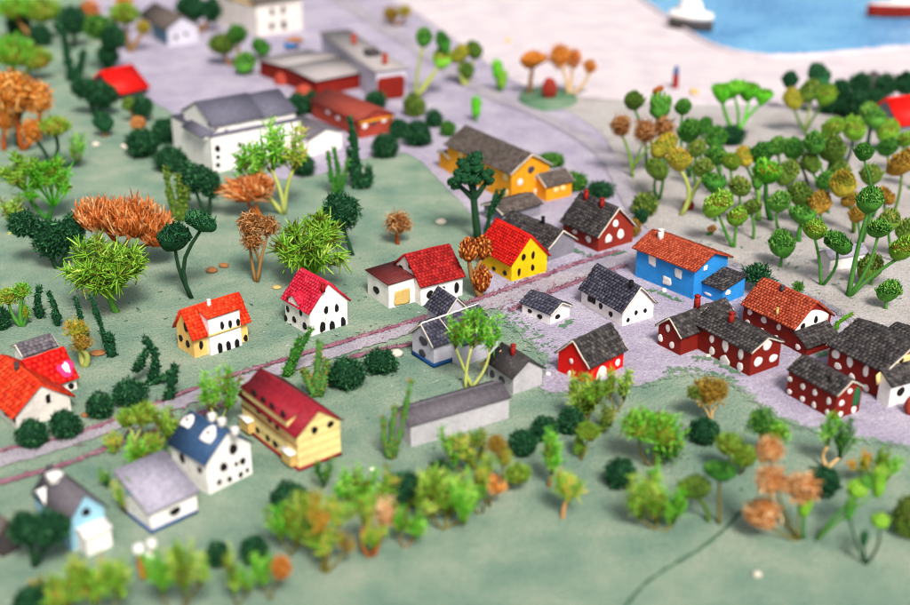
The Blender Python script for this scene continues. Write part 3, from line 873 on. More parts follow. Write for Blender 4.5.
# ------------------------------------------------------------------ the houses, front to back
tiled('r_brickroof', [(136, 56, 44), (150, 66, 54), (164, 78, 64)], .65, (180, 110, 96), .3)
tiled('r_darkmaroon', [(92, 34, 36), (106, 42, 42), (120, 52, 50)], .55, (170, 110, 104), .4)
H = house('cream toy house with orange red tiled roof and white two storey front bay', (195, 358), (175, 348), (252, 343), 22, 20, 'R', 'creamorange', 'r_orange', og=3, oe=3)
wins(H, 'L', [(186, 327, 4, 9), (181, 338, 3.5, 7), (188, 344, 3.5, 8)]); wins(H, 'R', [(201, 345, 4, 9), (245.5, 338, 4.5, 7)])
bay = upper(H, .24, .82, -.18, .4, 0, 37, 3, 'monoR', 'white', 'r_orange', 'tile', wname='front_bay', rname='bay_roof')
wins(bay, 'R', [(222, 325.5, 4, 8), (230, 324, 4, 8), (238, 322.5, 4, 8)]); wins(bay, 'R', [(220, 347.5, 4.5, 11), (228.5, 346, 4.5, 11), (237, 344, 4.5, 12)], shape='arch')
band(bay, 'R', 19.5, 1.5, 'creamorange', 'trim', bay.wall)
pebble_on = (208, 296)
chimney(H, 209, 306, 3.5, 6, 'whitedot')

H = house('white house with bright pink tiled roof and many small black windows', (311, 336.5), (283.5, 322.5), (349.5, 325), 25, 22, 'L', 'white', 'r_pink')
wins(H, 'R', [(326, 310, 4.2, 8), (336.5, 308, 4.2, 8)]); wins(H, 'R', [(322.5, 326.5, 5.5, 10), (332, 325, 5, 9), (343, 321.5, 4.5, 10)], shape='arch')
wins(H, 'L', [(288, 309, 3, 7), (294.5, 319.5, 4, 6), (305, 326, 4, 8), (286, 318, 3, 7), (291, 327, 3, 7), (301, 313, 3, 6)])
upper(H, -.06, .3, .35, .75, 22, 6, 6, 'R', 'white', 'r_pink', 'tile', wname='dormer_wall', rname='dormer_roof')
chimney(H, 323, 290, 3.5, 6, 'r_dark')

H = house('long white house with dark red roof, low flat annex and tan door', (421, 306), (390, 287.5), (464, 296), 20, 21, 'R', 'white', 'r_dark')
wins(H, 'R', [(430, 294.5, 7.5, 8), (443, 290, 5.5, 7), (456.5, 287.5, 4.5, 12)]); wins(H, 'L', [(401, 267, 4, 4), (410, 266.5, 3, 5)])
A = annex(H, (389, 308.6), (366, 294), (424, 300.5), 23, 2, 'monoL', 'white', 'r_darkmaroon', 'smooth', oe=1.5)
wins(A, 'L', [(376.5, 290, 6, 7.5)])
window(A, 'R', 402, 297, 17, 15, 'rect', 'tan', 'door', None, .0012, .06)

H = house('yellow house with bright red tiled roof beside the pine cone tree', (511.5, 282), (480, 264), (546, 272), 18, 22, 'L', 'yellow', 'r_red')
wins(H, 'R', [(523.5, 257, 4, 7), (533, 255, 3.2, 8), (519, 272, 3, 8), (532.5, 267.5, 3.5, 7)]); wins(H, 'L', [(494, 268.5, 4, 4), (505, 273, 4, 5)])

H = house('dark grey house with slate roof directly behind the yellow house', (548, 262), (505, 240), (571, 252), 14, 12, 'L', 'greywall', 'r_slate', 'slate')
chimney(H, 543, 222, 3, 5, 'black')
H = house('low dark building with flat brown grey roof below the mustard house', (503, 226), (486, 217), (537, 214), 12, 5, 'R', 'greywall', 'r_brown', 'slate', tile=.008)

H = house('maroon house with grey slate roof, white windows and two red chimneys', (598, 252.6), (566, 236), (630, 241), 17, 21, 'L', 'brownred', 'r_slate', 'slate', oe=3)
wins(H, 'R', [(615.5, 223.5, 6, 8), (608.5, 238, 7, 9, 'tri'), (620.5, 234, 7, 11)], 'whitedot'); wins(H, 'L', [(575, 231.5, 5, 5), (588.5, 239, 6, 7)], 'whitedot')
chimney(H, 586, 198, 4, 7); chimney(H, 602, 206, 4, 7)

H = house('large mustard yellow mansion with dark grey roof and small right annex', (511, 203), (455, 171), (546, 193), 29, 13, 'L', 'mustard', 'r_brown', 'slate', oe=3, tile=.009)
wins(H, 'R', [(520, 182, 6, 7), (537.5, 177, 6, 8), (537, 191, 6, 7), (521.5, 195, 6, 5)], 'whitedot'); wins(H, 'R', [(531, 169.5, 7, 7)], 'dimwindow')
wins(H, 'L', [(506, 177, 5, 8), (506, 193, 5, 8), (487, 184, 6, 8), (470, 160, 4, 8), (461, 153, 4, 8)], 'cream')
A = annex(H, (546, 202), (533, 194), (569, 195), 15, 7, 'R', 'mustard', 'r_brown'); wins(A, 'R', [(556, 189.5, 5, 6), (563, 187.5, 5, 6)], 'cream')
annex(H, (450, 173), (441, 167), (458, 171), 14, 3, 'R', 'mustard', 'r_brown')

H = house('bright blue house with brick red tiled roof and small slate annex', (692.5, 300), (637, 276), (724, 286), 30, 10, 'L', 'bluewall', 'r_terra', oe=4, og=3.5, tile=.0065)
wins(H, 'L', [(652.5, 260, 8, 12, 'rect'), (678.5, 273.5, 8, 10, 'rect'), (667, 281, 9, 9, 'rect')], 'whitedot'); wins(H, 'R', [(705.5, 268, 4, 5, 'rect')], 'whitedot')
chimney(H, 660.5, 238, 5, 8, 'whitedot')
A = annex(H, (722, 305), (698, 294), (742, 296), 14, 6, 'monoL', 'bluewall', 'r_slate'); wins(A, 'L', [(708, 294, 8, 3)], 'whitedot'); wins(A, 'R', [(728, 292, 5, 6, 'tri')], 'whitedot')

H = house('white house with dark blue grey roof in the lavender square', (622, 327), (583, 303), (652, 317.5), 16, 19, 'L', 'white', 'r_blue_slate', 'slate')
wins(H, 'R', [(636, 312.5, 3, 4.5), (645, 310.5, 3, 4.5), (628, 320, 3, 4)])
window(H, 'L', 592, 298, 8, 10, 'arch', 'black', 'door'); wins(H, 'L', [(601, 306, 4, 6), (611, 314, 4, 6)])
chimney(H, 631, 287, 3.5, 6, 'black')

H = house('maroon house with brick red tiled roof and white gable with black windows', (793, 350), (740, 326), (830, 338), 23, 19, 'L', 'maroon', 'r_terra', oe=3, tile=.0068)
wins(H, 'L', [(750, 312, 5, 7), (764, 320, 6, 8), (779, 327, 5, 7), (748, 322, 5, 6), (762, 331, 5, 7), (776, 338, 5, 7)], 'whitedot')
window(H, 'R', 812, 320, 30, 21, 'tri', 'white', 'gable_panel', None, .0008, .05)
wins(H, 'R', [(802.5, 326, 5, 6), (815.5, 319.5, 4, 8)])
chimney(H, 777, 314, 2.5, 6, 'tan'); chimney(H, 782, 290, 3.5, 4, 'dimwindow')
A = annex(H, (806, 357), (792, 350), (838, 346), 9, 9, 'monoR', 'maroon', 'r_slate')
wins(A, 'L', [(798, 347, 6, 6)], 'whitedot')

H = house('maroon slate roofed building with white polka dot windows and two red chimneys', (680, 356), (656.5, 345), (735, 337), 20, 12, 'R', 'maroon', 'r_slate', 'slate', oe=2.5)
wins(H, 'L', [(668, 328, 4.5, 8), (660.5, 338, 5, 8), (672, 345, 5, 8)], 'whitedot')
chimney(H, 697, 305, 5, 9)
B2 = annex(H, (749, 377), (692, 346), (778, 366), 25, 9, 'L', 'maroon', 'r_slate', wname='wing_wall', rname='wing_roof')
wins(B2, 'L', [(712, 339, 5, 9), (712, 351, 6, 10), (725.5, 345.5, 7, 14), (741, 354, 6, 12), (740, 367, 6, 11)], 'whitedot')
window(B2, 'L', 725, 359.5, 10, 10, 'tri', 'whitedot', 'door')
wins(B2, 'R', [(767, 345, 9.5, 12), (758, 361.5, 8.5, 11), (773, 358, 8.5, 9)], 'whitedot')
chimney(B2, 731, 321, 5, 8)

H = house('small maroon block covered in white dots with a green door', (834, 421), (782, 396), (861, 413), 26, 10, 'L', 'maroon', 'r_slate', 'slate', oe=1.5, og=1)
wins(H, 'L', [(790, 379, 5.5, 6), (803, 386.5, 5, 7), (815, 392.5, 5, 7), (829, 401, 5, 8), (789.5, 391.8, 5, 6), (802.6, 399, 5, 7), (814, 405, 5, 7), (827.5, 412.5, 5, 7)], 'whitedot')
wins(H, 'R', [(849.7, 391, 5, 6), (841.5, 403, 5, 7), (853.5, 409.6, 5, 8), (840.5, 414, 5, 6)], 'whitedot')
window(H, 'R', 856.5, 396, 7, 20, 'arch', 'green', 'door', None, .0012, .07)
chimney(H, 832, 381, 4, 8, 'darkwall')

H = house('maroon house with grey slate roof and white lean-to with round window', (880, 400), (826, 373), (932, 380), 29, 17, 'L', 'maroon', 'r_slate', 'slate', oe=2.5)
wins(H, 'L', [(836, 354, 9, 11), (850, 362, 7, 12), (866, 371, 6, 14), (838, 366, 8, 8), (852, 377, 7, 8), (866, 388, 7, 8)], 'whitedot')
window(H, 'R', 905, 365, 50, 22, 'tri', 'cream', 'gable_panel', None, .0008, .05)
wins(H, 'R', [(892, 368, 5, 5), (901, 360, 5, 6)])
A = annex(H, (888, 408), (877, 401), (928, 395), 22, 9, 'monoR', 'white', 'r_slate', wname='lean_to_wall', rname='lean_to_roof'); wins(A, 'R', [(900.6, 391.5, 7.5, 9)])
H = house('slate roofed house mostly hidden behind the rightmost maroon house', (905, 362), (878, 349), (936, 352), 11, 9, 'L', 'maroon', 'r_slate', 'slate')

H = house('bright red house with grey slate roof and white arched door', (588, 385), (555.5, 373), (627, 369), 20, 18, 'R', 'redwall', 'r_slate', 'slate', oe=3)
wins(H, 'L', [(571.5, 361, 4, 6), (569.5, 373.5, 4, 7)], 'whitedot'); wins(H, 'R', [(617.5, 362.5, 5, 8)], 'whitedot')
window(H, 'R', 601.5, 373.5, 11, 16, 'arch', 'whitedot', 'door')

H = house('tiny white cottage with blue grey roof standing alone on the square', (550, 325.5), (525, 312.5), (567, 316), 11, 7, 'L', 'white', 'r_blue_slate', 'slate', oe=1.5, tile=.008, cat='cottage')
wins(H, 'L', [(530, 311, 4, 4), (540, 316.5, 5, 4.5)]); wins(H, 'R', [(557.5, 316.5, 5, 4.5)])

H = house('lilac grey house with cross gabled slate roof and blue plinth', (434, 367.6), (412.5, 354.4), (456, 360), 22, 15, 'R', 'lilac', 'r_blue_slate', 'slate', oe=2, cap='whitedot')
wins(H, 'L', [(423.5, 341, 8, 9), (422.5, 353, 7, 7)], 'dimwindow')
band(H, 'L', 0, 4, 'navy', 'plinth'); band(H, 'R', 0, 4, 'navy', 'plinth')
A = annex(H, (462, 367), (424, 344), (496, 352), 22, 16, 'R', 'lilac', 'r_blue_slate', wname='rear_wall', rname='rear_roof', cap='whitedot')
rc = MB()
A2 = annex(H, (444, 350), (428, 338), (468, 343), 33, 15, 'L', 'lilac', 'r_blue_slate', wname='gable_wall', rname='gable_roof', cap='whitedot')

H = house('small grey plaster house with slate roof and one red chimney', (513, 394.5), (486, 378), (543, 386), 18, 12, 'L', 'shedgrey', 'r_slate', 'smooth', oe=3)
wins(H, 'L', [(492.5, 374, 5, 8), (502, 380, 6, 8)], 'dimwindow'); chimney(H, 513, 354, 4.5, 9)

H = house('long low grey shed with flat mauve roof and no windows', (411, 447.5), (397, 431), (502.5, 414), 23, 8, 'R', 'shedgrey', 'r_mauve', 'smooth', oe=2, og=2, cat='shed', name='shed')

H = house('tall cream boarded house with maroon roof and rows of black windows', (299, 471), (238, 430), (343, 456), 37, 18, 'L', 'cream', 'r_maroon', 'smooth', oe=3, og=2.5)
D_ = upper(H, -.015, .42, .16, .97, 34, 11, 6, 'monoL', 'cream', 'r_maroon', 'smooth', oe=1.2, wname='dormer_wall', rname='dormer_roof')
wins(D_, 'L', [(254, 393, 5, 6), (263, 399.5, 4, 6), (272, 406, 4, 6), (283, 414, 4, 7)])
wins(H, 'L', [(258.5, 411, 4, 6), (269.5, 420, 4, 6), (277, 427, 4, 5), (258, 430, 4, 6), (268, 438, 4, 6), (275.5, 444, 5, 6)])
wins(H, 'R', [(314.4, 430, 7, 7.5), (330.3, 424, 7, 7)])
band(H, 'R', 0, 3, 'r_maroon', 'plinth'); band(H, 'L', 0, 3, 'r_maroon', 'plinth'); band(H, 'L', 24.5, 2, 'wood', 'trim', H.wall)
for s in (.84, .08):
    bal = upper(H, -.13, .02, s - .04, s + .12, 4, 12, 0, 'flat', 'tan', 'white', 'smooth', oe=1, og=1, wname='balcony', rname='balcony_top')

H = house('white house with blue roof carrying white skylights and ridge blocks', (209, 495), (173, 474), (253, 474), 34, 21, 'L', 'white', 'r_blue', 'smooth', oe=3, og=2)
wins(H, 'L', [(182.5, 458, 5, 11), (200, 470, 4, 7)])
wins(H, 'R', [(233, 449, 9, 11), (223.5, 467, 8, 9), (242.5, 461, 6, 8), (219, 482, 5, 6), (229.5, 479, 5, 6), (240.5, 474.5, 5, 6), (247, 470, 4, 5), (236, 464, 4, 5)])
for x, y, w, h in ((189, 421, 11, 12), (210, 434, 15, 15)):
    sk = window(H, 'T', x, y, w, h, 'tri', 'whitedot', 'skylight', None, .003, .08); window(H, 'T', x, y, 3, 3, 'oval', 'black', 'window', sk, .0045)
for x, y in ((213, 417), (223, 422), (236, 431)): chimney(H, x - 1, y + 2, 7, 4, 'whitedot', 'ridge_block')

H = house('white house with pale mauve sloping roof edged in blue', (152, 533), (118, 511), (200, 514), 22, 17, 'monoR', 'white', 'r_pale', 'smooth', oe=3, og=3, th=3)
window(H, 'R', 175, 511, 13, 8, 'oval', 'black'); band(H, 'R', 0, 3, 'navy', 'plinth'); band(H, 'L', 0, 3, 'navy', 'plinth'); wins(H, 'L', [(128, 492, 6, 8)], 'paleblue')

H = house('pale blue house with grey roof and white box porch', (73, 552), (35, 525), (109, 538), 34, 20, 'L', 'paleblue', 'r_mauve', 'smooth', oe=3, og=3)
window(H, 'R', 86, 512, 9, 9, 'oval', 'black')
A = annex(H, (88, 557), (76, 549), (114, 547), 20, 4, 'R', 'white', 'r_white' if 'r_white' in MATS else 'white', 'smooth', wname='porch_wall', rname='porch_roof')
upper(H, -.04, .3, .62, 1.0, 18, 14, 9, 'R', 'paleblue', 'white', 'smooth', wname='dormer_wall', rname='dormer_roof')
chimney(H, 55, 479, 14, 3, 'whitedot', 'ridge_block')

H = house('dark brown house cut off by the left edge of the village front', (3, 558), (-40, 534), (21, 549), 24, 12, 'L', 'darkwall', 'r_brown', 'smooth')

H = house('big white house with orange red roof at the left edge by the road', (18, 431), (-25, 403), (74, 414), 17, 21, 'L', 'offwhite', 'r_orange', oe=4, og=3, tile=.011)
window(H, 'R', 48, 398.5, 4.5, 9, 'rect', 'black'); wins(H, 'L', [(6, 412, 3, 9, 'rect'), (14, 418, 3, 8, 'rect')], 'dimwindow'); chimney(H, 17, 369, 4, 6, 'darkwall')
H = house('white house with red roof painted with a pink and white patch', (40, 402), (16, 388), (79, 390), 13, 21, 'R', 'offwhite', 'r_red', tile=.011)
wins(H, 'R', [(71, 386, 6, 6)])
pk = window(H, 'T', 66, 369, 17, 15, 'oval', 'pinkpatch', 'roof_patch', H.roof, .0016, .3); window(H, 'T', 66, 368, 7, 11, 'oval', 'whitedot', 'roof_patch', H.roof, .0026, .3)
house('small white house with lilac roof behind the patched red roof', (27, 376), (17, 368), (58, 366), 21, 6, 'R', 'white', 'r_mauve', 'slate', tile=.009)

house('small dark house with plain red roof among bushes by the upper road', (118, 101), (98, 90), (144, 93), 7, 15, 'R', 'darkwall', 'r_red', 'smooth')

H = house('large white house with stepped grey roofs behind the bright green tree', (214, 173), (187, 148), (293, 151), 33, 0, 'flat', 'white', 'r_lilac', 'smooth', oe=.5, og=.5)
wins(H, 'R', [(217.5, 148.5, 6, 7), (218, 157, 5, 4), (218, 165, 5, 5), (240, 145, 5, 5)])
U = upper(H, .06, .62, .1, .8, 33, 9, 14, 'R', 'white', 'r_lilac', 'smooth', oe=3); wins(U, 'L', [(209.5, 124, 3, 5)]); wins(U, 'R', [(226, 132, 4, 6)])
upper(H, .6, 1.0, .1, .85, 33, 8, 13, 'R', 'white', 'r_lilac', 'smooth', oe=3, wname='wing_wall', rname='wing_roof')
upper(H, -.04, .1, .1, .6, 30, 2, 5, 'monoL', 'white', 'r_lilac', 'smooth', wname='eave_wall', rname='eave_roof')
house('low white shed with grey lilac roof beside the brick red hall', (310, 157), (283, 141), (337, 147), 17, 6, 'L', 'white', 'r_mauve', 'smooth', name='shed', cat='shed')
H = house('brick red hall with low red roof and two white front windows', (360, 139), (321, 116), (391, 131), 17, 7, 'L', 'brick', 'r_brickroof', 'smooth', oe=2)
wins(H, 'R', [(365, 126, 6, 5), (384, 120, 6, 5)], 'whitedot'); wins(H, 'R', [(374, 123, 6, 5)], 'dimwindow'); band(H, 'R', 14, 2, 'mustard', 'trim'); wins(H, 'L', [(328, 112, 4, 4), (338, 118, 4, 4)], 'whitedot')
H = house('red warehouse with pale grey sloping roof and two round bays', (317, 97), (284, 72), (357, 84), 15, 3, 'R', 'maroon', 'r_lightgrey', 'smooth')
for x, y, r in ((284, 79, 11), (304, 93, 11)):
    p = toroot(H, G(x, y + 4))[0]; mb = MB(); q = H.m * r; mb.ellipsoid(p, (q, q, q * 1.15), 18, 8, .04, 1, 3, half=True); mb.ellipsoid(p - np.array([0, 0, .002]), (q, q, .004), 18, 4); mb.build('bay', MATS['brick'], H.root, None, True)
H = house('long flat roofed pale warehouse with dark red end wall', (377, 101), (318, 60), (406, 98), 27, 0, 'flat', 'lilac', 'r_lightgrey', 'smooth', oe=2, og=2)
window(H, 'R', 391, 88, 29, 23, 'rect', 'maroon', 'end_panel', None, .001, .02)
chimney(H, 354, 44, 5, 9, 'brick'); chimney(H, 385, 64, 5, 9, 'brick'); chimney(H, 372, 55, 14, 2, 'darkwall', 'roof_vent')
H = house('blurred cream building with brown roof at the top edge', (258, 37), (228, 20), (297, 28), 30, 14, 'R', 'offwhite', 'r_brown', 'smooth')
wins(H, 'R', [(272, 12, 5, 7), (283, 10, 5, 7), (272, 26, 5, 8), (284, 25, 6, 9)], 'dimwindow'); band(H, 'L', 27, 3, 'tan', 'trim')
H = house('blurred house with blue end wall and brown roof near the top left', (168, 47), (152, 32), (197, 42), 17, 9, 'L', 'lilac', 'r_brown', 'smooth')
wins(H, 'R', [(176, 37, 4, 4), (186, 34, 4, 4)], 'dimwindow'); window(H, 'L', 160, 32, 15, 16, 'rect', 'slateblue', 'end_panel', None, .001, .02)
H = house('grey walled house with bright red roof at the right edge among trees', (897, 142), (880, 128), (932, 132), 17, 17, 'R', 'greywall', 'r_red', 'smooth', oe=3)
H = house('low white shed with lavender roof under the round headed trees', (829, 272), (822, 265), (858, 263), 13, 5, 'R', 'white', 'r_pale', 'smooth', name='shed', cat='shed', oe=1.5)

# small items
def lathe(mb, c, prof, ns=16, tint=.5):
    V = [(c[0] + r * math.cos(2 * math.pi * k / ns), c[1] + r * math.sin(2 * math.pi * k / ns), c[2] + z) for r, z in prof for k in range(ns)]
    mb.add(V, [(i * ns + k, i * ns + (k + 1) % ns, (i + 1) * ns + (k + 1) % ns, (i + 1) * ns + k) for i in range(len(prof) - 1) for k in range(ns)], None, tint)
b = G(675, 89); m = mpp(b)
t = tag(empty('harbour_post', b), 'slim dark red post with dark cap standing on the quay', 'post')
mb = MB(); lathe(mb, (0, 0, 0), [(3.2 * m, 0), (3.2 * m, 12 * m), (2.8 * m, 15 * m), (0, 15 * m)]); mb.build('post', MATS['redbrick'], t)
mb = MB(); lathe(mb, (0, 0, 15 * m), [(2.6 * m, 0), (2.6 * m, 4 * m), (1.6 * m, 8 * m), (0, 9 * m)]); mb.build('cap', MATS['navy'], t)
pebble('small orange ball lying on the quay beside the red post', 694, 95, 4.5, 'tan', 'ball', 'ball', .9)
pebble('small orange crumb on the pale quay left of the island', 508, 43, 3.5, 'tan', 'crumb', 'debris', .8)

def boat(label, px, py, L, Wd, hh, rz, hull, deck, band_mat):
    b = G(px, py); m = mpp(b)
    t = tag(empty('boat', (b[0], b[1], .0048), rz), label, 'boat')
    L, Wd, hh = L * m, Wd * m, hh * m
    xs = np.linspace(-1, 1, 15)
    def half(x): return Wd / 2 * (1 - max(0, x) ** 2.4) * (1 - .25 * max(0, -x) ** 3)
    def shell(z0, z1, k0, k1):
        mb = MB(); V = []
        for x in xs:
            for z, k in ((z0, k0), (z1, k1)):
                V += [(x * L / 2, -half(x) * k - .0004, z), (x * L / 2, half(x) * k + .0004, z)]
        q = []
        for i in range(len(xs) - 1):
            a, c = i * 4, i * 4 + 4
            q += [(a, c, c + 2, a + 2), (a + 1, a + 3, c + 3, c + 1), (a + 2, c + 2, c + 3, a + 3), (a, a + 1, c + 1, c)]
        q += [(0, 2, 3, 1), (len(V) - 4, len(V) - 3, len(V) - 1, len(V) - 2)]
        mb.add(V, q); return mb
    shell(-.004, hh * .55, .8, 1).build('hull', MATS[band_mat], t)
    shell(hh * .551, hh * .8, 1.02, 1.03).build('gunwale', MATS[hull], t)
    shell(hh * .801, hh * .86, .9, .9).build('deck', MATS[deck], t)
    mb = MB(); mb.ellipsoid((-L * .08, 0, hh * .86), (L * .3, Wd * .36, hh * .75), 18, 8, .03, 1, 2, half=True); mb.build('cabin', MATS[deck], t, None, True)
boat('white motor boat moored at the quay corner', 692, 30, 45, 24, 20, math.radians(-38), 'white', 'whitedot', 'darkwall')
boat('long dark red boat with white deck out on the blue water', 908, 17, 88, 26, 16, math.radians(186), 'redbrick', 'whitedot', 'maroon')

# little island with stone
isl = [(516, 97), (530, 91), (560, 90), (579, 99), (575, 107), (545, 113), (522, 107)]
mb = MB(); c = G(548, 102); P = smoothpoly([G(*p) for p in isl], 2)
V = [(x - c[0], y - c[1], .002) for x, y in P] + [((x - c[0]) * .95, (y - c[1]) * .95, .012) for x, y in P] + [(0, 0, .013)]
k = len(P); mb.add(V, [(i, (i + 1) % k, k + (i + 1) % k, k + i) for i in range(k)], [(k + i, k + (i + 1) % k, 2 * k) for i in range(k)])
tag(mb.build('island', MATS['g_grasspaint']), kind='structure').location = c
b = G(549, 102); m = mpp(b)
mb = MB(); mb.ellipsoid((0, 0, .013 + 9 * m), (7.5 * m, 5 * m, 11 * m), 16, 12, .12, 1.3, 4)
o = tag(mb.build('standing_stone', MATS['brownred'], None, None, True), 'brown standing stone on the small green island', 'stone'); o.location = b

# little cart by the warehouse
b = G(292, 49); m = mpp(b)
t = tag(empty('cart', b, .4), 'small blurred blue cart with brown load beside the warehouse', 'cart')
mb = MB(); mb.box((-7 * m, -4 * m, 2 * m), (5 * m, 4 * m, 7 * m), .5, .95); mb.build('body', MATS['bluewall'], t)
mb = MB(); mb.ellipsoid((3 * m, 0, 8 * m), (9 * m, 4.5 * m, 4 * m), 14, 8, .15, 2, 5); mb.build('load', MATS['wood'], t)
for x in (-4, 3):
    for y in (-4.3, 4.3):
        mb = MB(); mb.tube([(x * m, (y - .8) * m, 2.4 * m), (x * m, (y + .8) * m, 2.4 * m)], 2.4 * m, 12); mb.build('wheel', MATS['black'], t)

pebble('small pale shell lying alone on the bare lawn in front', 757, 576, 5, 'stone', 'shell', 'shell', .6)
pebble('cream pebble behind the low dark green bushes by the road', 396, 356, 7, 'stone')
pebble('pale pebble on the lawn above the long white house', 441, 224, 5.5, 'stone')
pebble('reddish brown crumb left of the brown curly tree', 212, 272, 6, 'wood', 'crumb', 'debris', .5)
pebble('second brown crumb nearer the brown curly tree', 224, 267, 5, 'wood', 'crumb', 'debris', .5)
pebble('tan curled dry leaf lying behind the tall dark stalks', 98, 354, 8, 'wood', 'dry_leaf', 'leaf', .25)
pebble('orange brown dry leaf beside the round bush by the road', 86, 416, 5, 'wood', 'dry_leaf', 'leaf', .4)
pebble('tan curled husk behind the pink roofed house', 277, 288, 5, 'tan', 'husk', 'husk', .3)
pebble('cream blob on the dark bush by the small red roof', 77, 90, 5, 'stone', 'pebble', 'pebble', .9)
pebble('pale pebble on the upper left lawn below the dark bushes', 96, 146, 4, 'stone')
pebble('pale pebble on the lawn left of the dark hedge', 125, 148, 4.5, 'stone')
pebble('pinkish red stump at the right edge of the square', 911, 414, 8, 'brick', 'stump', 'stump', 1.6)
pebble('white stone fragment beside the small grey plaster house', 548, 375, 3, 'whitedot')
pebble('white stone fragment under the blue house wall', 664, 292, 2.6, 'whitedot', sq=1)
pebble('pinkish stone at the foot of the polka dot building', 708, 357, 3, 'stone')
# ------------------------------------------------------------------ trees on the sand (dried seed heads on stems)
GS = 'round headed trees on the sand'
def balls(label, base, heads, stem='p_greenstem', sr=1.5, **kw):
    if len(heads) > 2: kw.setdefault('fork', .3)
    cr = []
    for h in heads:
        kind = h[4] if len(h) > 4 else 'ball'
        cr.append((kind, h[0], h[1], h[2] * 1.0, h[2] * 1.0, 'p_' + h[3]))
    return plant(label, base, cr, stem, sr, 'round_tree', 'tree', GS, **kw)
balls('tree with orange brown flower heads leftmost on the sand', (633, 178), [(621, 125, 12, 'brown', 'petal'), (645, 131, 13, 'brown', 'petal'), (664, 128, 12, 'brown', 'petal')], 'p_olive')
balls('tree with flat green top behind the orange brown flower heads', (646, 168), [(634, 101, 11, 'olive')])
balls('tree with tall dark green head and small orange tip', (664, 172), [(660, 108, 13, 'green', 'pod'), (658, 90, 5, 'orange')])
balls('tree with orange head above a yellow green head near the sand edge', (659, 200), [(664, 146, 13, 'yellow'), (657, 169, 12, 'olive')])
balls('tree with yellow orange head and side branch carrying olive head', (680, 216), [(679, 160, 13, 'yellow'), (703, 168, 11, 'olive')], 'p_palestem', 2.2)
balls('tree with small green ball high above a big dark green ball', (690, 178), [(683, 107, 9, 'green'), (690, 131, 14, 'green')])
balls('tree with dull green ball left of the dark clump put in for shade', (718, 182), [(716, 138, 12, 'green')])
balls('tree with dull green ball below another dull green ball', (722, 196), [(716, 156, 12, 'green')])
balls('short tree with brownish green head at the left of the grove', (698, 190), [(697, 149, 10, 'olive')])
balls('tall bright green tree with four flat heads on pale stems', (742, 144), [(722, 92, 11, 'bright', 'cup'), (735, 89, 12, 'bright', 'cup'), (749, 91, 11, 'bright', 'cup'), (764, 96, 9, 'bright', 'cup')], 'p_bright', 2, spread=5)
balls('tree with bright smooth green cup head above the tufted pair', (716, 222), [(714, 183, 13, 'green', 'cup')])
balls('tree with plain yellow green ball right of the smooth cup', (741, 226), [(740, 187, 12, 'olive')])
balls('low tree with two tufted yellow green heads behind the blue house', (734, 248), [(718, 204, 15, 'light'), (737, 217, 11, 'light')], 'p_green')
balls('thin tree stump with small pale pinkish bud near the blue house roof', (707, 236), [(712, 229, 5, 'peach')], 'p_green', 2.4)
balls('tree with yellow head beside a green head in the grove middle', (758, 196), [(744, 157, 10, 'yellow'), (762, 153, 13, 'green')])
balls('tree with large bright green head on thick stems', (762, 222), [(767, 172, 15, 'bright'), (758, 182, 8, 'green', 'pod')], 'p_green', 2.6, spread=4)
balls('tree with olive brown head touching the large bright green head', (788, 210), [(787, 173, 13, 'olive')])
balls('tree with mid green head on slender curved stem in grove centre', (781, 234), [(779, 202, 12, 'green')])
balls('tree with dark green head on a long leaning stem', (808, 188), [(793, 149, 12, 'green')], 'p_darkstem')
balls('broad tree with four dull olive and green heads', (825, 197), [(811, 163, 11, 'olive'), (815, 143, 12, 'green'), (832, 149, 15, 'olive'), (840, 170, 12, 'olive')], 'p_green')
balls('tree with wide olive yellow head in the grove centre', (803, 226), [(801, 195, 14, 'olive')])
balls('tree with ragged brown and olive head beside the wide olive head', (822, 232), [(820, 203, 12, 'gold')])
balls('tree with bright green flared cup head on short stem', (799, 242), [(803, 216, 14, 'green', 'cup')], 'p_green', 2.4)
balls('forked tree with yellow green head left and green head right by shed', (821, 286), [(815, 230, 12, 'light'), (838, 243, 14, 'green')], 'p_green')
balls('low tree with shaggy green head nearest the blue annex', (780, 268), [(782, 244, 14, 'green')])
balls('tree with orange brown head on crossing stems', (853, 234), [(843, 184, 14, 'yellow'), (850, 200, 9, 'gold')], 'p_olive')
balls('tall thick stemmed tree carrying three big green heads', (848, 297), [(870, 200, 14, 'green'), (879, 229, 13, 'green'), (903, 249, 14, 'light')], 'p_greenstem', 2.3, fork=.15, bend=.1)
balls('tree with olive head just behind the three headed tree', (872, 218), [(871, 175, 12, 'olive')])
balls('small tree with brown olive head behind the three headed tree', (887, 230), [(885, 196, 10, 'gold')])
balls('tree with large yellow brown head on two straight stems at right edge', (893, 214), [(903, 163, 15, 'gold')], 'p_olive')
balls('tree with two olive heads at the right edge', (897, 262), [(889, 221, 12, 'olive'), (907, 230, 12, 'olive')])
balls('squat olive tree at the foot of the three headed tree', (870, 286), [(870, 267, 14, 'olive')])
balls('small green tree nearest the kerb at the right edge', (887, 310), [(889, 291, 13, 'green')])
balls('small tree with low yellow head cut by the right edge', (908, 190), [(912, 158, 10, 'yellow')])
balls('dark green tree with two smooth heads beside the quay', (806, 112), [(790, 80, 9, 'dark'), (819, 76, 12, 'dark')], 'p_darkstem')
balls('umbrella shaped tree with yellow olive heads near the quay', (811, 136), [(793, 99, 11, 'yellow'), (810, 91, 12, 'olive'), (826, 95, 11, 'light')], 'p_olive', spread=6)
balls('tree with two shaggy yellow green heads beyond the dull olive tree', (845, 164), [(833, 128, 12, 'light'), (854, 129, 13, 'light')], 'p_darkstem')
balls('forked tree with two green heads in front of the right red roof', (866, 154), [(872, 116, 13, 'green'), (888, 131, 12, 'light')], 'p_darkstem', 2.2)
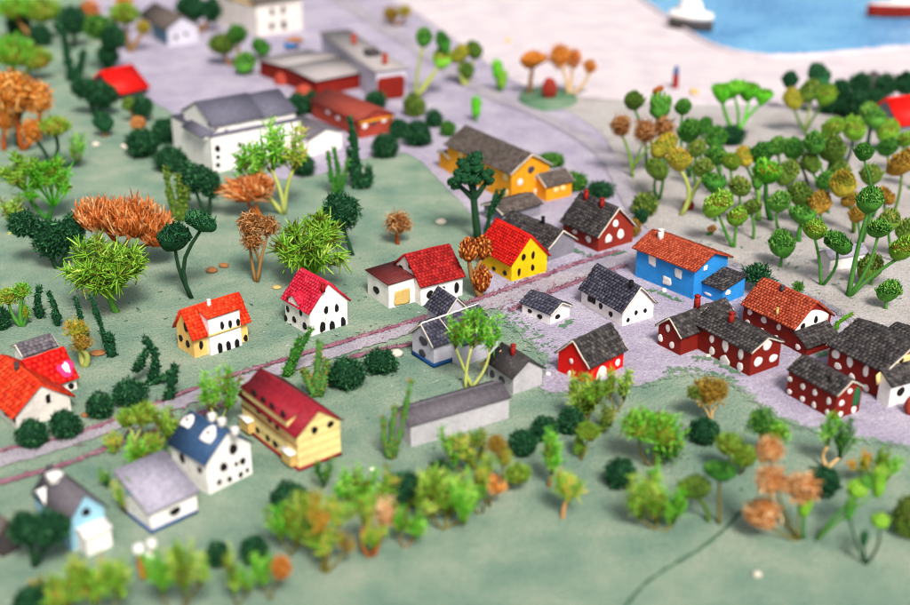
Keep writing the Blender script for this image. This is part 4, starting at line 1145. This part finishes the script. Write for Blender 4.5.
for lb, bs, h in (('dark green tree leftmost in the row along the quay', (841, 114), (841, 89, 10)), ('dark green tree second in the row along the quay', (862, 112), (860, 84, 11)),
                  ('dark green tree standing in front of the quay row', (857, 128), (857, 100, 10)), ('dark green tree in the quay row above the red roof', (889, 106), (886, 85, 11)),
                  ('dark green tree ending the quay row at the right edge', (907, 106), (906, 83, 12))):
    balls(lb, bs, [(h[0], h[1], h[2], 'dark', 'curl')], 'p_darkstem')
for lb, bs, hd in (('tree with small olive head between the smooth cup and grove centre', (753, 240), [(752, 207, 10, 'olive')]),
                   ('tree with dull green head low behind the broad four headed tree', (829, 214), [(826, 181, 11, 'green')]),
                   ('tree with green and brown heads behind the big three headed tree', (860, 246), [(858, 214, 10, 'gold'), (864, 152, 10, 'green')]),
                   ('tree with pale green head at the back of the grove middle', (778, 178), [(778, 146, 10, 'green')]),
                   ('tree with two green heads at the far right of the grove', (892, 176), [(888, 148, 11, 'green'), (906, 140, 10, 'light')]),
                   ('tree with yellow green head between orange head and green ball', (731, 204), [(731, 162, 10, 'light')]),
                   ('tree with green head at the back left of the grove', (704, 168), [(704, 126, 9, 'green')])):
    balls(lb, bs, hd)
for x, y, lb in ((829, 104, 'low dark green bush at the left end of the quay row'), (850, 108, 'low dark green bush in the middle of the quay row'), (872, 102, 'low dark green bush by the grey rock in the quay row')):
    bush(lb, x, y, 12, 11)
bush('dark clump in place of the shade under the tall bright green tree', 731, 136, 13, 10)  # leafy clump added to stand in for black shadow among the trees
bush('dark low clump in place of the shade at the left of the bright green tree stems', 694, 147, 8, 8)  # second added clump, darkens a spot that is only shadow
pebble('dark grey rock behind the dark quay trees', 872, 96, 12, 'darkwall', 'rock', 'rock', 1.2)
pebble('dark grey rock left of the dark quay trees', 843, 106, 10, 'darkwall', 'rock', 'rock', .8)
pebble('brown lump in place of trunk shade on the sand by the yellow headed tree', 688, 210, 6, 'brownred', 'husk', 'husk', 1.1)  # solid brown lump modelled in place of a trunk's shade

# shrubs near the square
GP = 'green shrubs by the square'
plant('spiky dark green shrub between the blue annex and the terracotta roof', (760, 292), [('leaf', 757, 277, 17, 12, 'p_dark')], 'p_darkstem', name='shrub', cat='shrub', group=GP)
plant('small light green shrub behind the terracotta roof', (797, 298), [('leaf', 798, 288, 7, 7, 'p_green')], 'p_darkstem', name='shrub', cat='shrub', group=GP)
stalks('green bent stalk arching over the roof beside the kerb', (834, 336), [[(834, 336), (838, 324), (845, 318), (852, 314)]], 'p_bright', 2.4, 'bent_stalk', group=GP)
bush('olive round bush beside the brown red house with two chimneys', 644, 205, 13, 12, 'p_olive', group=GP)
bush('dark green hedge along the mansion garden nearest the annex', 575, 182, 13, 9, 'p_green', group=GP)
bush('green hedge clump behind the mansion roof', 551, 160, 14, 7, 'p_green', group=GP)
bush('dark green bush between the mansion annex and the maroon house', 600, 190, 14, 8, group=GP)
bush('small gold green bush at the right corner of the maroon house', 633, 228, 8, 9, 'p_gold', group=GP)
bush('small dark green bush right of the maroon house', 641, 216, 7, 8, group=GP)

# ------------------------------------------------------------------ trees of the left meadow
GM = 'trees of the left meadow'
plant('large orange tree of upright spiky strands', (135, 268), [('spike', 102, 215, 29, 22, 'p_orange'), ('spike', 132, 218, 32, 25, 'p_orange'), ('spike', 156, 230, 24, 24, 'p_orange')], 'p_rust', 2.5, group=GM, dens=.9, fork=.4)
plant('dark green crumpled tree left of the orange spiky tree', (57, 268), [('curl', 24, 224, 15, 13, 'p_dark'), ('curl', 51, 238, 19, 19, 'p_dark'), ('curl', 72, 230, 12, 16, 'p_dark')], 'p_darkstem', 2, group=GM)
plant('light green fir needle tree in front of the orange tree', (117, 312), [('needle', 106, 264, 46, 36, 'p_light')], 'p_green', 3, group=GM, dens=1.3)
plant('dark green tree with two ball heads on three stems', (192, 298), [('ball', 174, 238, 18, 15, 'p_dark'), ('ball', 201, 222, 15, 13, 'p_dark')], 'p_darkstem', 2, group=GM)
plant('feathery bright green tree at the left edge of the meadow', (50, 220), [('needle', 50, 180, 28, 28, 'p_bright'), ('needle', 22, 170, 26, 22, 'p_light')], 'p_green', 2.2, group=GM)
plant('light green upright tuft at the left edge below the feathery tree', (8, 234), [('tuft', 9, 208, 12, 24, 'p_light')], 'p_palestem', 1.6, group=GM)
plant('big curly orange tree at the upper left edge', (22, 150), [('petal', 14, 92, 24, 22, 'p_amber'), ('petal', 38, 98, 16, 18, 'p_amber')], 'p_rust', 2.2, group=GM, dens=1.6)
plant('smaller curly orange tree under the big one at the left edge', (4, 150), [('petal', 4, 118, 13, 16, 'p_amber')], 'p_rust', 2.2, group=GM)
plant('tree with orange ring head and drooping light green branch', (50, 168), [('petal', 32, 130, 12, 13, 'p_amber'), ('spike', 54, 126, 18, 12, 'p_mixed'), ('tuft', 77, 146, 9, 18, 'p_bright')], 'p_darkstem', 2, group=GM)
stalks('dark green stalk standing between the orange heads', (19, 146), [[(19, 146), (18, 130), (20, 112)]], 'p_dark', 4, group=GM)
plant('light green tree with brown underside at the top left corner', (38, 42), [('spike', 14, 8, 22, 14, 'p_bright'), ('spike', 42, 10, 22, 16, 'p_light')], 'p_trunk', 2.2, group=GM)
plant('yellow green tree below the top left corner', (12, 82), [('spike', 12, 52, 24, 20, 'p_bright'), ('spike', 36, 58, 18, 14, 'p_mixed')], 'p_green', 2, group=GM)
bush('dark green bush at the upper left behind the yellow green tree', 20, 24, 13, 12)
bush('dark green bush left of the tall stalk at upper left', 42, 36, 11, 11)
stalks('dark green forked stalk at the upper left', (71, 80), [[(71, 80), (67, 55), (64, 36), (54, 24)], [(74, 80), (80, 66), (84, 52)]], 'p_dark', 4.5, group=GM)
plant('dark green tree beside the forked stalk', (74, 48), [('curl', 73, 20, 15, 13, 'p_dark')], 'p_darkstem', 2, group=GM)
plant('dark green tree above the small red roof', (107, 72), [('curl', 98, 27, 14, 12, 'p_green'), ('curl', 112, 36, 13, 13, 'p_dark'), ('curl', 108, 55, 11, 11, 'p_dark')], 'p_darkstem', 2, group=GM)
plant('yellow green tree with orange side at the top of the meadow', (130, 52), [('spike', 124, 14, 17, 14, 'p_light'), ('petal', 143, 27, 8, 8, 'p_yellow')], 'p_trunk', 2, group=GM)
plant('orange tree near the top edge of the photograph', (92, 36), [('petal', 90, 10, 11, 11, 'p_orange'), ('petal', 124, 2, 10, 9, 'p_orange')], 'p_trunk', 2, group=GM)
plant('dark brown green tree at the top edge between the houses', (200, 32), [('curl', 192, 8, 16, 12, 'p_dark'), ('curl', 212, 10, 9, 12, 'p_dark')], 'p_trunk', 2, group=GM)
plant('dark green crumpled tree in front of the small red roof', (95, 116), [('curl', 84, 88, 13, 10, 'p_dark'), ('curl', 101, 95, 17, 12, 'p_dark')], 'p_darkstem', 2, group=GM)
plant('small dark green ball tree below the small red roof', (104, 137), [('ball', 103, 122, 11, 10, 'p_dark')], 'p_trunk', 1.8, group=GM)
plant('dark green tree with olive side head right of the red roof', (138, 122), [('curl', 141, 106, 12, 11, 'p_dark'), ('ball', 128, 104, 7, 7, 'p_olive')], 'p_trunk', 2, group=GM)
plant('small orange ball tree right of the small red roof', (138, 136), [('ball', 138, 124, 8.5, 7.5, 'p_peach')], 'p_trunk', 1.6, group=GM)
for lb, x, y, rx, ry in (('dark green hedge bush leftmost before the white stepped house', 144, 144, 17, 14), ('dark green hedge bush touching the white stepped house wall', 166, 131, 15, 12),
                         ('dark green bush at the left corner of the white stepped house', 186, 124, 9, 9), ('dark green low bush in the hedge before the white stepped house', 172, 160, 17, 12)):
    bush(lb, x, y, rx, ry)
plant('dark green tree on two stems beside the white stepped house', (209, 216), [('curl', 194, 178, 16, 14, 'p_dark'), ('curl', 210, 184, 11, 14, 'p_dark')], 'p_darkstem', 1.8, group=GM)
stalks('olive green stalk bunch with one yellow tip', (179, 220), [[(177, 220), (170, 195), (166, 170)], [(179, 220), (180, 196), (178, 176)], [(182, 220), (185, 200), (187, 188)]], 'p_olive', 4.5, group=GM)
plant('orange tree with long sideways strands', (262, 218), [('sweep', 246, 192, 26, 17, 'p_orange'), ('spike', 256, 186, 20, 15, 'p_orange')], 'p_rust', 1.6, group=GM, dens=1.4)
plant('bright green tree with pale trunk before the white stepped house', (284, 214), [('tuft', 252, 158, 16, 24, 'p_bright'), ('tuft', 270, 146, 18, 26, 'p_bright'), ('tuft', 292, 148, 13, 24, 'p_mixed')], 'p_palestem', 2.2, group=GM, dens=1.3)
plant('brown curly ball tree on two thin stems', (256, 282), [('petal', 250, 224, 15, 13, 'p_brown'), ('petal', 268, 226, 12, 11, 'p_brown'), ('petal', 252, 240, 12, 12, 'p_brown')], 'p_trunk', 1.5, group=GM, spread=2)
plant('leafy light green needle tree behind the pink roof', (304, 284), [('needle', 312, 242, 42, 36, 'p_light')], 'p_gold', 2, group=GM, dens=1.4)
plant('dark green crumpled tree behind the leafy needle tree', (353, 255), [('curl', 341, 211, 19, 18, 'p_dark')], 'p_darkstem', 2, group=GM)
stalks('green stalk bunch with yellow flower tips near the brick hall', (337, 195), [[(336, 195), (331, 175), (328, 152)], [(338, 195), (338, 170), (334, 148)], [(339, 195), (344, 178), (348, 160)]], 'p_green', 3, group=GM)
stalks('tall dark green cactus with arms near the brick hall', (361, 188), [[(360, 188), (357, 160), (350, 120)], [(362, 186), (368, 180), (369, 168)], [(358, 186), (352, 168), (351, 150)]], 'p_dark', 5.5, group=GM)
bush('round dark green bush right of the bright green tree', 304, 166, 12, 11)
plant('small orange brown tree alone on the middle lawn', (398, 244), [('petal', 398, 223, 15, 12, 'p_brown')], 'p_rust', 2, group=GM)
plant('dark green broccoli tree with thick trunk and cactus arm', (478, 240), [('lump', 472, 163, 16, 11, 'p_dark'), ('lump', 457, 178, 11, 11, 'p_dark'), ('lump', 487, 176, 10, 9, 'p_dark'), ('lump', 470, 178, 12, 9, 'p_dark')], 'p_darkstem', 3.6, group=GM, dens=1.0, fork=.6, bend=.02)
stalks('dark green cactus arm bush beside the broccoli tree', (487, 236), [[(486, 236), (490, 212), (497, 190)], [(489, 216), (497, 203), (504, 190)]], 'p_dark', 3.0, group=GM)
plant('brown pine cone tree of three cones beside the red roof', (481, 298), [('cone', 469, 251, 11, 14, 'p_rust'), ('cone', 483, 249, 10, 14, 'p_rust'), ('cone', 481, 280, 11, 17, 'p_rust')], 'p_trunk', 2.5, group=GM)
plant('bright green tree leaning over the slate roofs', (472, 388), [('tuft', 455, 330, 11, 20, 'p_bright'), ('tuft', 472, 328, 14, 22, 'p_bright'), ('tuft', 490, 331, 11, 22, 'p_bright')], 'p_palestem', 1.6, group=GM, spread=3, dens=1.2)
mb = MB(); b = G(481, 374); m = mpp(b); p1 = atY(502, 353, b[1] - .01) - b
mb.tube([(0, 0, 10 * m), tuple(p1 * .5 + np.array([0, 0, 7 * m])), tuple(p1 + np.array([0, 0, 2 * m]))], [2.2 * m, 1.9 * m, 1.5 * m], 7, .6)
o = mb.build('twig', MATS['p_tan']); o.location = b; tag(o, 'bare tan twig leaning against the slate roof under the bright tree', 'twig')

# upper village bushes
for lb, x, y, rx, ry, mt in (('dark green bush left of the brick red hall', 297, 105, 12, 11, 'p_dark'), ('dark green bush touching the brick red hall', 312, 103, 10, 11, 'p_dark'),
                             ('dark green bush behind the brick red hall', 376, 100, 11, 9, 'p_dark'), ('dark green bush right of the brick red hall front', 400, 129, 11, 10, 'p_dark'),
                             ('round dark green bush below the olive bush', 418, 134, 14, 13, 'p_dark'), ('small dark green bush right of the olive bush', 434, 119, 9, 9, 'p_dark'),
                             ('olive bush below the tall thin tree', 414, 106, 12, 11, 'p_olive'), ('dark green bush in front of the brick red hall', 385, 146, 14, 12, 'p_dark'),
                             ('small dark green bush left of the mansion roof', 448, 129, 8, 8, 'p_green')):
    bush(lb, x, y, rx, ry, mt)
GU = 'trees of the upper town'
plant('tall thin tree with green and brown heads beside the pale warehouse', (415, 98), [('ball', 424, 37, 9, 10, 'p_green'), ('ball', 443, 42, 8, 11, 'p_green'), ('ball', 442, 58, 10, 10, 'p_mixed')], 'p_palestem', 1.6, group=GU)
plant('yellow green tree right of the tall thin tree', (465, 86), [('ball', 460, 54, 10, 10, 'p_yellow'), ('ball', 474, 50, 9, 10, 'p_olive'), ('ball', 466, 70, 9, 9, 'p_olive')], 'p_palestem', 1.6, group=GU)
plant('bright green bud like tree with two lobes', (501, 92), [('pod', 497, 70, 6, 10, 'p_bright'), ('pod', 502, 80, 6, 10, 'p_light')], 'p_greenstem', 1.4, group=GU)
plant('small bright green bud like tree above the mansion roof', (476, 122), [('pod', 476, 108, 6, 11, 'p_bright')], 'p_greenstem', 1.4, group=GU)
plant('dark green tree with two heads near the top edge', (232, 66), [('curl', 237, 34, 10, 9, 'p_green'), ('curl', 222, 44, 14, 10, 'p_olive')], 'p_trunk', 1.8, group=GU)
plant('round green tree right of the two headed tree near the top', (261, 60), [('ball', 261, 47, 10, 9, 'p_green')], 'p_trunk', 1.6, group=GU)
plant('round olive green tree lowest of the three near the top', (246, 75), [('ball', 245, 63, 12, 10, 'p_green')], 'p_trunk', 1.6, group=GU)
plant('orange yellow tree with two heads at the top edge', (398, 26), [('petal', 391, 14, 9, 8, 'p_gold'), ('petal', 405, 11, 8, 6, 'p_yellow')], 'p_trunk', 1.6, group=GU)
plant('tree with flat yellow orange head on the small island', (529, 97), [('cup', 533, 60, 14, 11, 'p_amber')], 'p_trunk', 2.2, group=GU)
plant('tree with bright orange round heads on the small island', (568, 97), [('petal', 560, 56, 13, 13, 'p_amber'), ('petal', 573, 58, 10, 11, 'p_orange'), ('petal', 590, 66, 8, 8, 'p_amber')], 'p_tan', 1.6, group=GU)

# ------------------------------------------------------------------ middle and front plants
GB = 'dark green bushes'
for lb, x, y, rx, ry in (('dark green bowl shaped bush left of the pair by the road', 347, 373, 20, 15), ('dark green bowl shaped bush right of the pair by the road', 381, 361, 17, 12),
                         ('dark green round bush left under the red roofed white house', 34, 433, 16, 14), ('dark green round bush right under the red roofed white house', 67, 424, 16, 14),
                         ('dark green ball bush between the red roofed house and the road', 101, 405, 14, 13), ('dark green wide bush at the foot of the bent cactus', 131, 392, 19, 12),
                         ('dark green bush leftmost of three by the grey shed', 523, 442, 15, 13), ('dark green bush in the middle of three by the grey shed', 544, 428, 14, 12),
                         ('dark green bush rightmost of three by the grey shed', 570, 420, 13, 14), ('dark green bush left of the bright front clump', 620, 472, 16, 15),
                         ('dark green bush below the small gold tree', 704, 430, 16, 13), ('dark green bush behind the peach flower heads', 822, 480, 18, 15),
                         ('dark green dome bush in front of the boarded house', 290, 497, 20, 16), ('wide dark green bush left of the large front clump', 404, 488, 24, 15),
                         ('small dark green bush behind the large front clump', 440, 470, 13, 10),
                         ('dark green bush in the front row below the dome bush', 255, 548, 14, 15), ('dark green bush at the front beside the white blossom', 219, 553, 12, 14), ('blurred dark green bush in the lower left corner', 36, 600, 24, 14)):
    bush(lb, x, y, rx, ry)
GC = 'knobbly green stalks'
stalks('green forked cactus stalk behind the maroon roof', (287, 376), [[(286, 376), (294, 352), (300, 338)], [(288, 376), (300, 350), (311, 329)]], 'p_green', 4, group=GC)
stalks('olive and orange stalk cluster right of the maroon roof', (317, 396), [[(317, 396), (317, 370), (320, 343)], [(315, 396), (307, 378), (304, 370)], [(320, 396), (325, 372), (326, 362)]], 'p_stalkmix', 4.5, group=GC)
stalks('green and orange stalk cluster leaning on the grey shed', (392, 458), [[(390, 458), (384, 438), (383, 418)], [(392, 458), (392, 432), (395, 408)], [(394, 458), (402, 425), (411, 382)]], 'p_stalkmix', 3.8, group=GC)
stalks('short dark green cactus left of the tall row', (40, 318), [[(40, 317), (37, 303), (39, 288)]], 'p_dark', 4.5, group=GC)
stalks('slim dark green cactus second from the left', (58, 325), [[(58, 325), (55, 308), (49, 294)]], 'p_dark', 4, group=GC)
stalks('dark green cactus behind the dry yellow plant', (85, 337), [[(86, 337), (81, 318), (76, 298)]], 'p_dark', 3.5, group=GC)
stalks('long dark green cactus leaning left with short arm', (110, 356), [[(110, 356), (101, 326), (91, 299)], [(112, 356), (112, 340), (109, 334)]], 'p_dark', 4, group=GC)
stalks('bent dark green cactus with orange bud and long low arm', (150, 384), [[(150, 384), (156, 366), (154, 352), (146, 340)], [(136, 370), (141, 362), (146, 352)], [(150, 382), (165, 377), (172, 374)]], 'p_dark', 5, group=GC)
stalks('upright dark green stump at the end of the bent cactus', (169, 400), [[(169, 400), (171, 382), (175, 366)]], 'p_dark', 5.5, group=GC)
plant('dry yellow and green plant among the cactus row', (84, 366), [('leaf', 76, 330, 14, 10, 'p_yellow'), ('leaf', 82, 344, 12, 9, 'p_gold')], 'p_palestem', 3, name='plant', cat='plant', group=GC, dens=.5)
plant('leafy arched green tree at the left edge', (22, 326), [('leaf', 8, 298, 13, 10, 'p_mixed'), ('leaf', 22, 292, 10, 10, 'p_bright'), ('leaf', 25, 312, 6, 12, 'p_bright')], 'p_green', 1.8, group=GM)
bush('dark green bush cut by the left edge below the arched tree', 3, 318, 9, 12)

GF = 'feathery trees along the front'
def clump(label, base, tufts, stem='p_stem', sr=1.0, dens=1.0, spread=2.0, name='feathery_tree'):
    return plant(label, base, [(t[5] if len(t) > 5 else 'tuft', t[0], t[1], t[2] * (1.08 if len(t) < 6 else 1.05), t[3] * 1.05, 'p_' + t[4]) for t in tufts], stem, sr, name, 'tree', GF, spread=spread, dens=dens)
clump('bright green tree above the blue roof', (219, 428), [(209, 390, 11, 22, 'bright'), (226, 388, 12, 22, 'bright')], 'p_palestem')
clump('yellow green arched plant spilling over the road', (130, 452), [(128, 418, 12, 12, 'light', 'spike'), (144, 414, 17, 13, 'light', 'spike'), (166, 424, 12, 16, 'light')], 'p_palestem', 1.4)
clump('small green and brown plant left of the arched plant', (113, 455), [(113, 441, 9, 13, 'mixed')])
clump('green and yellow plant between the road and the blue roof', (152, 470), [(138, 454, 15, 14, 'bright'), (156, 448, 12, 14, 'mixed'), (166, 458, 9, 14, 'green')])
clump('dark blurred tree in front of the pale blue house', (33, 566), [(26, 528, 16, 15, 'dark', 'curl'), (48, 528, 22, 14, 'dark', 'curl')], 'p_darkstem', 3, name='tree')
clump('narrow green and orange plant beside the mauve roof', (124, 514), [(124, 494, 9, 22, 'mixed')])
clump('thin green sprig behind the pale blue house', (105, 490), [(105, 478, 6, 10, 'green')])
clump('white blossom of three blobs on a brown stem', (146, 578), [(139, 550, 7, 6, 'white', 'pod'), (152, 545, 6, 6, 'white', 'pod'), (150, 556, 6, 5, 'white', 'pod')], 'p_rust', 2.4, name='blossom')
clump('orange and green clump in the lower left corner', (92, 622), [(66, 588, 16, 22, 'mixed'), (92, 580, 20, 26, 'mixed'), (118, 578, 16, 24, 'light')], dens=1.3, spread=6)
clump('bright green fan shaped tree at the bottom edge', (178, 618), [(160, 572, 14, 26, 'bright'), (182, 566, 16, 30, 'light'), (198, 564, 10, 26, 'light')], 'p_stem', 1.3, dens=1.3)
clump('yellow green tree at the bottom right of the fan tree', (236, 606), [(232, 572, 12, 24, 'light'), (246, 578, 8, 18, 'bright')], 'p_stem')
clump('green clump with orange side at the bottom edge', (270, 600), [(262, 568, 12, 22, 'bright'), (281, 568, 10, 16, 'amber', 'spike')], 'p_stem')
clump('green and brown clump right of the dome bush foot', (290, 556), [(279, 522, 12, 22, 'bright'), (296, 526, 11, 24, 'mixed')], 'p_stem', dens=1.3)
clump('pale yellow and olive clump in the front row', (326, 572), [(318, 512, 14, 24, 'yellow'), (338, 510, 14, 18, 'mixed'), (322, 540, 14, 24, 'mixed'), (344, 540, 9, 16, 'gold')], 'p_stem', 1.3, dens=1.1)
clump('bright green grassy clump behind the orange clump', (357, 508), [(348, 484, 14, 19, 'bright'), (366, 484, 13, 20, 'bright')], dens=1.2)
clump('orange feathery clump in the front row', (374, 556), [(364, 508, 13, 20, 'mixed'), (382, 510, 12, 24, 'peach'), (374, 532, 12, 16, 'mixed')], 'p_rust', 1.6, dens=1.1)
clump('bright green clump right of the orange clump', (406, 548), [(398, 516, 10, 20, 'bright'), (414, 522, 12, 18, 'bright')], 'p_trunk', dens=1.2)
clump('small dark green cone plant at the foot of the boarded house', (322, 490), [(323, 470, 9, 18, 'green')], 'p_greenstem')
clump('large green yellow clump in the front row', (446, 530), [(430, 494, 16, 26, 'light'), (448, 490, 18, 30, 'light'), (464, 500, 14, 26, 'bright')], 'p_stem', 1.3, dens=1.4)
clump('light green clump in front of the grey shed', (464, 474), [(454, 446, 11, 20, 'bright'), (470, 448, 13, 20, 'mixed'), (480, 442, 8, 14, 'olive')], 'p_stem', dens=1.2)
clump('arched olive orange plant right of the light green clump', (498, 492), [(496, 446, 11, 12, 'gold', 'leaf'), (504, 458, 9, 14, 'mixed', 'leaf'), (518, 474, 15, 12, 'light', 'spike')], 'p_stem')
clump('small orange plant below the arched olive plant', (491, 506), [(481, 482, 9, 10, 'yellow', 'leaf'), (496, 484, 9, 12, 'amber')], 'p_stem')
clump('narrow bright green cone tree by the three dark bushes', (548, 487), [(552, 450, 12, 28, 'bright')], 'p_trunk', 1.8, dens=1.5)
clump('yellow orange tree on pinkish stems below the cone tree', (563, 518), [(567, 484, 14, 20, 'mixed')], 'p_peach', 1.6, dens=1.4)
clump('tall leafy green tree in front of the bright red house', (588, 424), [(578, 392, 11, 19, 'light'), (594, 388, 13, 20, 'light'), (586, 402, 14, 16, 'light')], 'p_stem', dens=1.2)
clump('green tuft tree on two thin stems beside the bright red house', (615, 412), [(611, 383, 8, 17, 'mixed'), (625, 385, 10, 17, 'light')], 'p_stem', 1.0)
clump('yellow green sprig below the leafy green tree', (583, 460), [(588, 432, 13, 12, 'light', 'spike'), (582, 445, 8, 13, 'light')], 'p_stem')
clump('low olive clump right of the yellow green sprig', (605, 432), [(604, 418, 11, 12, 'olive')], 'p_stem')
clump('big leafy green tree on the front lawn', (652, 466), [(640, 428, 20, 16, 'bright', 'leaf'), (662, 434, 22, 20, 'bright', 'leaf'), (668, 450, 16, 14, 'green', 'leaf')], 'p_stem', 1.3)
clump('large bright green clump right of the dark bush', (656, 530), [(640, 494, 14, 28, 'light'), (658, 496, 16, 30, 'bright'), (674, 502, 12, 26, 'bright')], 'p_stem', 1.3, dens=1.4)
clump('small curly gold tree near the lavender square', (709, 420), [(709, 394, 17, 16, 'gold', 'leaf'), (694, 394, 8, 8, 'olive', 'leaf'), (722, 392, 7, 13, 'gold', 'leaf')], 'p_tan', 1.2)
clump('yellow green leafy tuft below the gold tree', (734, 474), [(728, 444, 14, 14, 'light', 'spike'), (744, 456, 14, 14, 'light', 'spike')], 'p_stem')
clump('leafy green tree left of the peach flower heads', (762, 462), [(760, 424, 14, 16, 'green', 'leaf'), (776, 434, 14, 12, 'bright', 'leaf')], 'p_gold', 1.6)
plant('green ball headed tree with straight stem on the front lawn', (719, 524), [('cup', 720, 472, 17, 12, 'p_green')], 'p_stem', 1.7, 'round_tree', 'tree', GF)
plant('low olive ball tree with orange underside on the front lawn', (708, 522), [('ball', 695, 488, 17, 15, 'p_olive')], 'p_olive', 2, 'round_tree', 'tree', GF)
plant('peach orange tree of four curly flower heads', (800, 540), [('petal', 770, 450, 15, 14, 'p_peach'), ('petal', 771, 480, 17, 15, 'p_peach'), ('petal', 803, 488, 18, 16, 'p_peach'), ('petal', 763, 513, 19, 17, 'p_peach')], 'p_stem', 1.2, 'flower_tree', 'tree', GF, dens=1.3)
plant('small green cup plant under the peach flower heads', (804, 538), [('pod', 805, 506, 9, 14, 'p_light')], 'p_greenstem', 1.8, 'pod_plant', 'plant', GF)
plant('green forked plant with two pods leaning right', (815, 540), [('pod', 858, 490, 14, 9, 'p_light'), ('pod', 879, 484, 9, 17, 'p_light'), ('pod', 866, 484, 9, 8, 'p_green')], 'p_greenstem', 1.3, 'pod_plant', 'plant', GF)
plant('low dark stemmed plant with closed buds at lower right', (866, 564), [('pod', 850, 510, 6, 14, 'p_green'), ('pod', 880, 522, 12, 7, 'p_light'), ('pod', 864, 540, 5, 9, 'p_dark')], 'p_darkstem', 1.2, 'pod_plant', 'plant', GF)
clump('green clump with tan stem in front of the dotted maroon block', (826, 468), [(830, 430, 9, 20, 'bright'), (842, 438, 11, 24, 'green')], 'p_tan', 2, dens=1.2)
clump('yellow orange and green clump at the lower right', (876, 486), [(862, 458, 10, 16, 'yellow'), (876, 462, 12, 18, 'light'), (890, 466, 9, 14, 'bright')], 'p_stem', dens=1.1)
bush('olive bush with tan top cut by the right edge', 908, 514, 17, 22, 'p_olive')
pebble('white chip beside the leaning stalk cluster on the lawn', 372, 470, 2.5, 'whitedot')

clump('low yellow green clump filling the front row before the dome bush', (312, 548), [(300, 506, 11, 18, 'light'), (314, 528, 12, 20, 'bright')])
clump('olive tuft between the grassy clump and the wide dark bush', (388, 508), [(384, 484, 11, 18, 'mixed'), (392, 496, 9, 14, 'light')])
clump('green tuft under the right end of the large front clump', (478, 514), [(474, 488, 11, 20, 'bright'), (484, 470, 10, 16, 'mixed')])
clump('small yellow orange sprig in the lower left corner', (40, 596), [(38, 584, 6, 8, 'yellow')])
# ------------------------------------------------------------------ camera, light
cam = bpy.data.cameras.new('camera'); co = bpy.data.objects.new('camera', cam); COL.objects.link(co)
co.location = (0, 0, CAMH); co.rotation_euler = (math.pi / 2 - PITCH, 0, 0)
cam.sensor_width = 36; cam.lens = FPX * 36 / 910
cam.clip_start = .02; cam.clip_end = 200
foc = G(470, 326)
cam.dof.use_dof = True; cam.dof.focus_distance = float(np.dot(foc - CAMP, FWD)); cam.dof.aperture_fstop = FSTOP
scene.camera = co
w = bpy.data.worlds.new('World'); scene.world = w; w.use_nodes = True
nt = w.node_tree; bg = nt.nodes['Background']
sky = nt.nodes.new('ShaderNodeTexSky'); sky.sky_type = 'NISHITA'; sky.sun_disc = False
sky.sun_elevation = math.radians(SUN_EL); sky.sun_rotation = math.radians(SUN_ROT)
sky.air_density = 1.0; sky.dust_density = 4.0; sky.ozone_density = 1.0
hs = nt.nodes.new('ShaderNodeHueSaturation'); hs.inputs['Saturation'].default_value = .35
nt.links.new(sky.outputs[0], hs.inputs['Color']); nt.links.new(hs.outputs[0], bg.inputs['Color'])
bg.inputs['Strength'].default_value = SKY
sl = bpy.data.lights.new('sun', 'SUN'); sl.energy = SUN; sl.angle = math.radians(SUN_ANG); sl.color = (1, .95, .88)
so = bpy.data.objects.new('sun', sl); COL.objects.link(so)
# direction towards the sun: rotation measured from +Y, clockwise seen from above
el, rt = math.radians(SUN_EL), math.radians(SUN_ROT)
dv = Vector((math.sin(rt) * math.cos(el), math.cos(rt) * math.cos(el), math.sin(el)))
so.rotation_euler = dv.to_track_quat('Z', 'Y').to_euler(); so.location = dv * 5
vs = scene.view_settings; scene.display_settings.display_device = 'sRGB'
vs.view_transform = 'Standard'; vs.look = 'None'; vs.gamma = 1; vs.exposure = EXPO
scene.cycles.filter_width = 1.0
